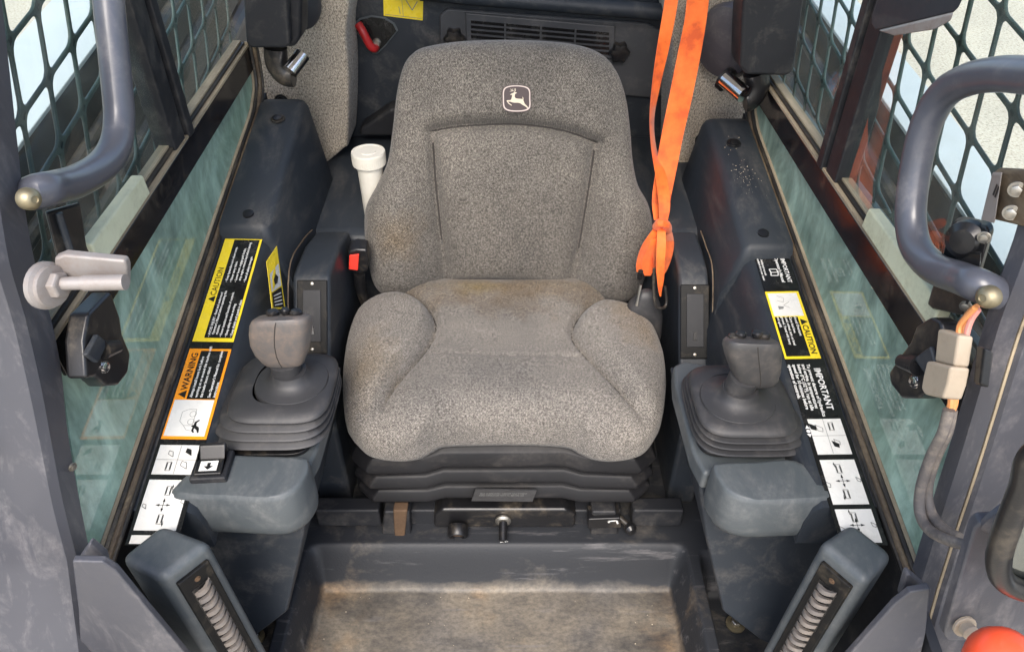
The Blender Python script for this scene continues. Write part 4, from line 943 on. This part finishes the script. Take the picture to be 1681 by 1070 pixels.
# ------------------------------------------------------------------ steel window guards
def guard(side):
    X = -.535 if side < 0 else .515
    if side < 0: o, e1, e2 = Vector((X, .804, .939)), Vector((0, -.029, -.070)), Vector((0, .072, .0155))
    else: o, e1, e2 = Vector((X, .970, .817)), Vector((0, -.016, -.0625)), Vector((0, -.068, -.0127))
    t = thing('window_guard', ('left' if side < 0 else 'right') + ' dark steel mesh guard outside the side window', 'guard', (X, .9, .65), 'window guards')
    V, F = [], []
    wd = .055          # bar half width as share of a cell
    def cell(i, j):
        c0 = o + e1 * i + e2 * j
        # outer quad corners and rounded hole
        cor = [(0, 0), (1, 0), (1, 1), (0, 1)]
        hole = []
        m, r = .050, .16
        for (cx, cy, a0) in ((m + r, m + r, 180), (1 - m - r, m + r, 270), (1 - m - r, 1 - m - r, 0), (m + r, 1 - m - r, 90)):
            for q in range(4):
                a = R(a0 + 30 * q); hole.append((cx + r * math.cos(a), cy + r * math.sin(a)))
        n = len(hole)
        outer = []
        for (cx, cy), nxt in zip(cor, cor[1:] + cor[:1]):
            pass
        # project hole points to the cell border
        for (hx, hy) in hole:
            dx, dy = hx - .5, hy - .5; sc_ = .5 / max(abs(dx), abs(dy)); outer.append((.5 + dx * sc_, .5 + dy * sc_))
        k0 = len(V)
        pt = lambda q, th: c0 + e1 * q[0] + e2 * q[1] + Vector((th, 0, 0))
        TH = side * .004
        V.extend([pt(q, 0) for q in outer] + [pt(q, 0) for q in hole] + [pt(q, TH) for q in hole] + [pt(q, TH) for q in outer])
        for a in range(n):
            b = (a + 1) % n
            F.extend([[k0 + a, k0 + b, k0 + n + b, k0 + n + a], [k0 + n + a, k0 + n + b, k0 + 2 * n + b, k0 + 2 * n + a], [k0 + 2 * n + a, k0 + 2 * n + b, k0 + 3 * n + b, k0 + 3 * n + a]])
    for i in range(-14, 16):
        for j in range(-16, 17):
            c = o + e1 * (i + .5) + e2 * (j + .5)
            if .42 < c.y < 1.45 and .66 < c.z < 1.34: cell(i, j)
    ob = obj('mesh_sheet', V, F, 'guard_paint', t, angle=30)
    bv = ob.modifiers.new('edge', 'BEVEL'); bv.width = .0012; bv.segments = 1; bv.limit_method = 'ANGLE'; bv.angle_limit = R(60)
    obj('bottom_bar', *box((X + side * .003, .93, .655), (.012, 1.04, .03)), 'guard_paint', t, bevel=.002)
    return t
guard(-1); guard(1)

# ------------------------------------------------------------------ lift arms outside
def arm(side):
    X = -.74 if side < 0 else .72
    if side < 0: a, b = P(40, 235, x=X), P(182, 45, x=X)
    else: a, b = P(1490, 225, x=X), P(1331, 0, x=X)
    d = (b - a); d = d / d.y
    p0, p1 = a - d * (a.y - .1), a + d * (3.2 - a.y)
    W = .14 if side < 0 else .10
    t = thing('lift_arm', ('left' if side < 0 else 'right') + ' loader lift arm outside the side window, sky sheen coloured on top', 'lift arm', (X, 1.0, -.5), 'lift arms')
    wv = Vector((side * W, 0, 0)); dn = Vector((0, 0, -.45))
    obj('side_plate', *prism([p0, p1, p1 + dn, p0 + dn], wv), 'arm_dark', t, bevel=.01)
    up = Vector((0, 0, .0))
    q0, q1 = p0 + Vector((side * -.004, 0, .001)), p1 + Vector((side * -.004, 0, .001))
    obj('sheen_plate', *prism([q0, q1, q1 + Vector((0, 0, .008)), q0 + Vector((0, 0, .008))], wv * 1.05), 'arm_sky_sheen', t, bevel=.002)  # reflected sky is put into this plate's colour
    for k in range(3):
        r = .012 + .003 * k; off = Vector((-side * (.03 + .025 * k), 0, -.06 - .07 * k))
        pts = [p0 + off, p0.lerp(p1, .3) + off + Vector((0, 0, -.015)), p0.lerp(p1, .6) + off + Vector((0, 0, .01)), p1 + off]
        obj('hydraulic_hose', *tube(smooth_path(pts, 8), r, 10), 'hose', t)
    return t
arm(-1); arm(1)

# ------------------------------------------------------------------ front door posts
def post_left():
    t = thing('door_post', 'left front door post in worn grey blue paint', 'door post', (-.52, .42, .05), 'door posts')
    X = -.474
    inner = [(14, 60), (34, 240), (44, 330), (62, 430), (88, 520), (104, 600), (112, 690), (128, 790), (150, 905)]
    crease = [(-34, 60), (-18, 240), (-8, 330), (8, 430), (34, 520), (62, 640), (82, 740), (100, 830), (122, 915)]
    A = smooth_path([P(u, v, x=X) for u, v in inner], 3); B = smooth_path([P(u, v, x=X + .004) for u, v in crease], 3)
    A = [P(inner[0][0] - 12, -40, x=X)] + A + [P(178, 1010, x=X - .01), P(200, 1120, x=X - .02)]
    B = [P(crease[0][0] - 8, -40, x=X + .004)] + B + [P(134, 1010, x=X + .004), P(148, 1120, x=X + .004)]
    rings = []
    for a, b in zip(A, B):
        f = b + Vector((-.03, -.016, -.004)); g = b + Vector((-.20, -.02, .0)); h = a + Vector((-.20, .03, 0)); e = a + Vector((-.02, .02, 0))
        m1 = b.lerp(a, .12); m2 = a.lerp(b, .1)
        rings.append([m2, m1, b + Vector((-.006, -.004, 0)), f, g, h, e])
    obj('post_body', *loft(rings), 'post_paint', t, angle=20)
    # gusset plate low on the post
    gp = [P(118, 921, y=.415), P(168, 922, y=.415), P(190, 936, y=.415), P(312, 1082, y=.415), P(330, 1130, y=.415), P(135, 1130, y=.415), P(128, 1000, y=.415)]
    obj('gusset_plate', *prism(gp, (0, .008, 0)), 'post_paint', t, bevel=.002)
    obj('gusset_tab', *prism([P(128, 918, y=.44), P(146, 892, y=.44), P(172, 915, y=.44), P(178, 940, y=.44), P(130, 940, y=.44)], (0, .01, 0)), 'post_paint', t, bevel=.003)
    bolt('rivet', P(119, 766, x=X + .004), (1, -.4, 0), .004, .003, 'zinc', t, False)
    return t
postL = post_left()
def post_right():
    t = thing('door_post', 'right front door post in worn grey blue paint with grooves', 'door post', (.50, .42, .05), 'door posts')
    X = .457
    inner = [(1755, 60), (1690, 300), (1655, 420), (1622, 510), (1585, 640), (1556, 740), (1528, 830), (1500, 925)]
    A = smooth_path([P(u, v, x=X) for u, v in inner], 3); A = [P(1790, -60, x=X)] + A + [P(1478, 1010, x=X), P(1455, 1120, x=X)]
    rings = []
    for a in A:
        # stepped section: inner face, groove, ridge, wide outer face
        sec = [(0, 0), (.002, -.016), (.012, -.027), (.015, -.024), (.018, -.0245), (.021, -.029), (.045, -.040), (.050, -.046), (.20, -.060), (.20, .03), (.02, .025)]
        rings.append([a + Vector((x * 1.0, y * 1.15, -.004 * (y < -.02))) for x, y in sec])
    obj('post_body', *loft(rings), 'post_paint', t, angle=28)
    obj('dust_seam', *tube([a + Vector((.0165, -.0285, -.004)) for a in A], .0016, 6), 'seal_tan', t)
    yy = .41
    gp = [P(1528, 966, y=yy), P(1494, 972, y=yy), P(1468, 992, y=yy), P(1380, 1090, y=yy), P(1370, 1130, y=yy), P(1500, 1130, y=yy), P(1520, 1040, y=yy)]
    obj('gusset_plate', *prism(gp, (0, .008, 0)), 'post_paint', t, bevel=.002)
    obj('gusset_tab', *prism([P(1488, 945, y=.43), P(1494, 942, y=.43), P(1524, 968, y=.43), P(1488, 985, y=.43), P(1478, 980, y=.43)], (0, .01, 0)), 'post_paint', t, bevel=.003)
    # bolted cover plate
    yp = .352
    cpv = obj('cover_plate', *prism([P(1600, 868, y=yp + .012), P(1612, 858, y=yp + .012), P(1720, 850, y=yp + .012), P(1690, 1052, y=yp), P(1556, 1052, y=yp), P(1549, 1040, y=yp)], (0, .012, 0)), 'post_paint', t, bevel=.003)
    bolt('bolt', P(1582, 1026, y=yp - .001), (.1, -1, .35), .0085, .011, 'connector', cpv, False)
    obj('peg', *lathe(P(1640, 838, y=.375), [(.020, 0), (.022, .004), (.017, .012), (.016, .035), (.013, .038)], (.45, -1, -.1), 22), 'post_paint', t)
    return t
postR = post_right()

# ------------------------------------------------------------------ grab handles
def handle(lab, pts, r, bolt_px, bx):
    t = thing('grab_handle', lab, 'grab handle', pts[-1], 'grab handles')
    obj('tube', *tube(smooth_path(pts, 8), r, 20), 'handle_paint', t)
    obj('end_bolt', *lathe(bolt_px, [(.0105, -.006), (.0105, 0), (.0092, .002), (.0082, .004), (.006, .0062), (.0035, .0068), (.003, .0058), (.001, .0058)], bx, 24), 'gold_zinc', t)
    return t
hx = -.455
handle('left bent grey grab handle on the door post', [P(u, v, x=hx) for u, v in ((172, -70), (180, 20), (187, 90), (193, 150), (196, 195), (190, 238), (168, 272), (130, 296), (95, 307), (70, 312))] + [P(52, 318, x=-.475)], .0168, P(50, 327, x=-.446), (.9, -.45, .15))
hx = .435
handle('right bent grey grab handle on the door post', [P(u, v, x=hx) for u, v in ((1760, 128), (1690, 124), (1640, 122), (1592, 130), (1552, 152), (1524, 196), (1508, 250), (1498, 310), (1495, 365), (1505, 408), (1534, 440), (1575, 456), (1605, 468))] + [P(1640, 484, x=.462)], .0158, P(1620, 488, x=.427), (-.9, -.45, .15))

# ------------------------------------------------------------------ latches, striker, hinge on the door posts
st = thing('latch_striker', 'worn pale metal latch striker bolt on left door post', 'striker', P(75, 470, x=-.47))
ys_ = .535
c0, c1 = P(80, 466, y=ys_), P(206, 463, y=ys_)
obj('bracket', *prism([P(88, 424, y=ys_ + .012), P(104, 418, y=ys_ + .012), P(205, 428, y=ys_ + .012), P(209, 440, y=ys_ + .012), P(209, 476, y=ys_ + .012), P(88, 478, y=ys_ + .012)], (0, .010, 0)), 'aged_white', st, bevel=.003)
obj('pin', *tube([c0, c0.lerp(c1, .45), c0.lerp(c1, .46), c1], [.0060, .0060, .0072, .0072], 18), 'aged_white', st)
obj('washer', *lathe(P(72, 468, y=ys_), [(.0215, 0), (.0215, .005), (.0185, .007), (.0185, .011), (.015, .012), (.012, .012)], (1, -.25, .05), 26), 'aged_white', st)
obj('nut', *lathe(P(84, 467, y=ys_), [(.0125, 0), (.0125, .010), (.010, .0115)], (1, -.1, .03), 6), 'aged_white', st, bevel=.001)

def latch_body(side, lab, poly, X, knob, pin, barrel):
    t = thing('window_latch', lab, 'latch', P(*poly[0], x=X), 'window latches')
    pts = [P(u, v, x=X) for u, v in poly]
    obj('body', *prism(pts, (-side * .022, 0, 0)), 'black_paint', t, bevel=.004)
    obj('thumb_lever', *tube([P(*knob[0], x=X - side * .024), P(*knob[1], x=X - side * .030)], [.011, .007], 14), 'black_paint', t)
    obj('lever_plate', *prism([P(u, v, x=X - side * .0225) for u, v in barrel], (-side * .006, 0, 0)), 'plastic_trim', t, bevel=.002)
    bolt('pivot_rivet', P(*pin, x=X - side * .0225), (-side, -.3, .2), .0055, .004, 'chrome', t, False)
    return t
latch_body(-1, 'black window latch on the left window below the striker', [(112, 515), (150, 478), (166, 520), (170, 548), (184, 580), (180, 612), (164, 632), (142, 634), (124, 618), (108, 622), (104, 560)], -.462, ((168, 574), (194, 568)), (171, 602), [(133, 582), (152, 548), (170, 562), (152, 596)])
latch_body(1, 'black window latch on the right window beside beige connector', [(1562, 520), (1580, 528), (1586, 560), (1560, 640), (1540, 654), (1512, 654), (1494, 632), (1490, 612), (1506, 588), (1528, 560), (1538, 534)], .442, ((1508, 600), (1478, 592)), (1502, 626), [(1508, 588), (1536, 568), (1548, 606), (1530, 618)])
dl = thing('door_latch', 'black door latch case inside the right grab handle', 'latch', P(1590, 430, x=.455))
obj('case', *prism([P(u, v, x=.462) for u, v in ((1572, 356), (1584, 353), (1630, 362), (1634, 376), (1606, 470), (1590, 508), (1540, 498), (1531, 490), (1536, 474))], (-.012, -.012, 0)), 'black_paint', dl, bevel=.004)
obj('cam', *lathe(P(1590, 392, x=.450), [(.020, 0), (.019, .008), (.012, .014), (.002, .015)], (-.8, -.6, .1), 20), 'black_paint', dl)
obj('bar', *prism([P(u, v, x=.449) for u, v in ((1574, 408), (1612, 412), (1610, 436), (1570, 430))], (-.004, -.006, 0)), 'decal_black', dl, bevel=.001)
bolt('screw', P(1616, 390, x=.449), (-.7, -.7, 0), .005, .004, 'zinc', dl, False); bolt('screw', P(1586, 503, x=.452), (-.7, -.7, 0), .005, .004, 'zinc', dl, False)
hg = thing('hinge_assembly', 'rusty black door hinge with two bolts at the right edge', 'hinge', P(1655, 350, x=.45))
obj('leaf', *prism([P(u, v, x=.452) for u, v in ((1632, 280), (1700, 284), (1690, 376), (1614, 358))], (.01, .008, 0)), 'seal_brown', hg, bevel=.003)
obj('side_leaf', *prism([P(u, v, x=.449) for u, v in ((1630, 282), (1646, 282), (1634, 362), (1612, 356))], (-.004, -.006, 0)), 'aged_white', hg, bevel=.001)
obj('stamp', *text_mesh([('II', 0, 0, .014, 'LEFT', .0005)], P(1629, 318, x=.4445), Vector((0, -.9, -.1)).normalized(), Vector((0, .1, .95)).normalized()), 'ink_black', hg, smooth=False)
for q in ((1669, 311), (1660, 349)): bolt('bolt', P(*q, x=.450), (-.6, -.8, .1), .0058, .006, 'zinc', hg, True)
# black block filling the gap behind the left handle base
dk = thing('door_latch', 'black block filling the gap behind the left grab handle foot', 'latch', P(105, 380, x=-.472))
obj('case', *prism([P(u, v, x=-.472) for u, v in ((72, 345), (128, 330), (138, 400), (150, 425), (92, 425))], (.006, -.006, 0)), 'black_paint', dk, bevel=.003)
obj('rib', *tube([P(96, 350, x=-.464), P(118, 420, x=-.464)], .004, 10), 'plastic_trim', dk)

# ------------------------------------------------------------------ beige connector and cables
cn_ = thing('wire_connector', 'beige plug connector with orange and pink wires at right', 'connector', P(1570, 655, x=.425))
def cpx(u, v, dx=0): return P(u, v, x=.428 + dx)
obj('upper_shell', *prism([cpx(u, v) for u, v in ((1564, 541), (1600, 552), (1592, 604), (1558, 596))], (-.014, .002, 0)), 'connector', cn_, bevel=.003)
obj('lower_shell', *prism([cpx(u, v, -.002) for u, v in ((1552, 594), (1594, 604), (1588, 634), (1580, 657), (1548, 650), (1542, 640), (1546, 618))], (-.018, .002, 0)), 'connector', cn_, bevel=.003)
obj('lock_tab', *prism([cpx(u, v, .0) for u, v in ((1603, 566), (1616, 570), (1608, 630), (1597, 628))], (.006, -.006, 0)), 'black_paint', cn_, bevel=.002)
for k, (mt, q) in enumerate((('wire_orange', ((1601, 505), (1588, 518), (1576, 534), (1574, 550))), ('wire_pink', ((1606, 508), (1596, 522), (1590, 536), (1586, 552))), ('wire_orange', ((1604, 503), (1592, 512), (1582, 528), (1580, 550))))):
    obj('wire', *tube(smooth_path([cpx(u, v, .004 * (k - 1)) for u, v in q], 6), .0028, 8), mt, cn_)
obj('wire_pair', *join(tube(smooth_path([cpx(1562, 652, .004), cpx(1561, 664, .004), cpx(1556, 680, .004)], 5), .0035, 8), tube(smooth_path([cpx(1568, 652, .008), cpx(1566, 664, .008), cpx(1560, 680, .006)], 5), .0035, 8)), 'wire_orange', cn_)
def cabl(lab, pts, r):
    return tag(obj('cable', *tube(smooth_path(pts, 8), r, 12), 'cable', origin=pts[0]), lab, 'cable', 'cables at the right post')
cabl('dusty cable looping from connector round the right door post', [cpx(1558, 672), cpx(1548, 710), cpx(1528, 750), cpx(1512, 800), cpx(1510, 840), cpx(1524, 868), cpx(1556, 886), P(1600, 896, x=.44), P(1650, 892, x=.47), P(1700, 880, x=.50)], .0055)
cabl('second dusty cable ending on the post inside the larger loop', [cpx(1561, 672, .006), cpx(1553, 710, .006), cpx(1534, 752, .008), cpx(1521, 800, .010), cpx(1526, 838, .012), cpx(1546, 866, .014), cpx(1575, 884, .018)], .0062)

# ------------------------------------------------------------------ lap bar arms in the rear corners
def lapbar(side, lab):
    yv = 1.27
    if side < 0:
        t = thing('lap_bar', lab, 'lap bar', P(470, 105, y=yv), 'raised lap bar arms')
        obj('arm_pad', *prism([P(u, v, y=yv) for u, v in ((396, -40), (470, -40), (476, 74), (468, 80), (412, 80), (404, 72))], (0, .07, 0)), 'plastic_black', t, bevel=.010, seg=4)
        obj('pad_side', *prism([P(u, v, y=yv + .02) for u, v in ((468, -40), (496, -40), (494, 60), (484, 78), (468, 80))], (0, .06, 0)), 'plastic_black', t, bevel=.008)
        obj('pivot_cover', *lathe(P(492, 10, y=yv + .12), [(.040, -.02), (.042, 0), (.038, .014), (.026, .02)], (.8, -.6, 0), 32), 'rubber', t)
        obj('pin_cap', *tube(smooth_path([P(452, 78, y=yv + .03), P(455, 105, y=yv + .03), P(468, 122, y=yv + .03), P(482, 124, y=yv + .03)], 5), .020, 20), 'black_paint', t)
        obj('chrome_pin', *cyl(P(476, 118, y=yv + .005), P(497, 90, y=yv + .03), .0135, 22), 'chrome', t)
    else:
        t = thing('lap_bar', lab, 'lap bar', P(1215, 145, y=yv), 'raised lap bar arms')
        obj('arm_pad', *prism([P(u, v, y=yv) for u, v in ((1222, -40), (1326, -40), (1304, 118), (1292, 126), (1226, 124), (1214, 112), (1216, 60))], (0, .07, 0)), 'plastic_black', t, bevel=.010, seg=4)
        obj('pivot_cover', *lathe(P(1196, 68, y=yv + .12), [(.066, -.02), (.068, 0), (.062, .016), (.036, .022)], (-.75, -.65, 0), 32), 'plastic_cover', t)
        obj('pin_cap', *tube(smooth_path([P(1240, 118, y=yv + .03), P(1243, 140, y=yv + .03), P(1232, 160, y=yv + .03), P(1222, 164, y=yv + .03)], 5), .022, 20), 'black_paint', t)
        obj('pin_collar', *lathe(P(1188, 128, y=yv + .06), [(.022, 0), (.022, .01), (.014, .012)], (.6, -.7, -.3), 22), 'black_paint', t)
        obj('chrome_pin', *cyl(P(1190, 130, y=yv + .04), P(1222, 156, y=yv), .0150, 22), 'chrome', t)
worn('plastic_cover', (.060, .052, .056), .42, PALE, .1, 14)
lapbar(-1, 'left raised lap bar arm with chrome pin by the pillar'); lapbar(1, 'right raised lap bar arm with chrome pin by the belt')

# ------------------------------------------------------------------ things at the right edge
lm = thing('work_lamp', 'dark housing with pale underside at the right window top', 'lamp', P(1500, 30, x=.44))
obj('housing', *prism([P(u, v, x=.440) for u, v in ((1455, -40), (1600, -40), (1574, 14), (1566, 22), (1436, 52), (1430, 40))], (.012, .03, 0)), 'plastic_trim', lm, bevel=.006)
obj('underside', *prism([P(u, v, x=.4385) for u, v in ((1442, 52), (1566, 22), (1560, 36), (1534, 50), (1468, 60))], (.010, .02, 0)), 'aged_white', lm, bevel=.002)
mr_ = thing('mirror', 'black rimmed mirror cut by the right picture edge', 'mirror', P(1680, 970, y=.31))
yl = .31
loopp = smooth_path([P(u, v, y=yl) for u, v in ((1700, 745), (1680, 800), (1655, 862), (1640, 912), (1643, 945), (1662, 962), (1700, 975), (1780, 1000), (1850, 960), (1860, 800), (1780, 720))], 6, True)
obj('rim', *tube(loopp, .0085, 12, True), 'black_paint', mr_)
worn('mirror_face', (.25, .27, .26), .06, None, metal=1, gbump=.0)
obj('mirror_glass', *prism([p + Vector((0, .004, 0)) for p in loopp], (0, .006, 0)), 'mirror_face', mr_)
rk_ = tag(obj('red_knob', *lathe(P(1642, 1086, y=.30), [(.004, -.028), (.014, -.026), (.0225, -.018), (.027, -.004), (.0275, .004), (.025, .015), (.018, .022), (.008, .0245), (.0005, .025)], (0, -.3, .95), 30), 'red_ball', origin=P(1642, 1086, y=.30)), 'round orange red knob at the lower right picture corner', 'knob')
hs = thing('hose_bundle', 'black ribbed hoses beside the right door post bottom', 'hose', P(1650, 1000, y=.37))
for k in range(3):
    obj('hose', *tube([P(1632 + 22 * k, 985, y=.372), P(1606 + 26 * k, 1085, y=.36)], .0085, 10), 'hose', hs)
# floor bolts beside the footwell
for (u, v, lab) in ((419, 1046, 'dusty washer bolt on the floor left of the footwell'), (1207, 1024, 'dusty washer bolt on the floor right of the footwell')):
    p = P(u, v, z=.026); t = thing('floor_bolt', lab, 'bolt', p, 'floor bolts')
    obj('washer', *lathe(p, [(.016, 0), (.016, .003), (.007, .0045)], (0, 0, 1), 24), 'gold_zinc', t); obj('head', *lathe(p, [(.0085, .003), (.0085, .010), (.006, .0115)], (0, 0, 1), 6), 'zinc', t, bevel=.0008)

# crumbs of dry soil lying on the right rear cover and in the footwell
V, F = [], []
def crumb(p, r):
    k = len(V); a = random.random() * 6.28
    for i in range(3): V.append(p + Vector((r * math.cos(a + i * 2.1), r * math.sin(a + i * 2.1), 0)))
    V.append(p + Vector((0, 0, r * 1.1))); F.extend([[k, k + 1, k + 3], [k + 1, k + 2, k + 3], [k + 2, k, k + 3], [k + 2, k + 1, k]])
for i in range(120):
    y = random.gauss(1.13, .06); x = random.gauss(.405, .012)
    if .385 < x < .44 and y < 1.3: crumb(Vector((x, y, sillz(y, 1) + .0155)), random.uniform(.0005, .0014))
for i in range(50):
    crumb(Vector((random.uniform(-.32, .27), random.uniform(.55, .72), .0005)), random.uniform(.0006, .0018))
cr = obj('soil_crumbs', V, F, 'soil', smooth=False); cr['kind'] = 'stuff'; tag(cr, 'pale dry soil crumbs on the right cover and footwell', 'soil')
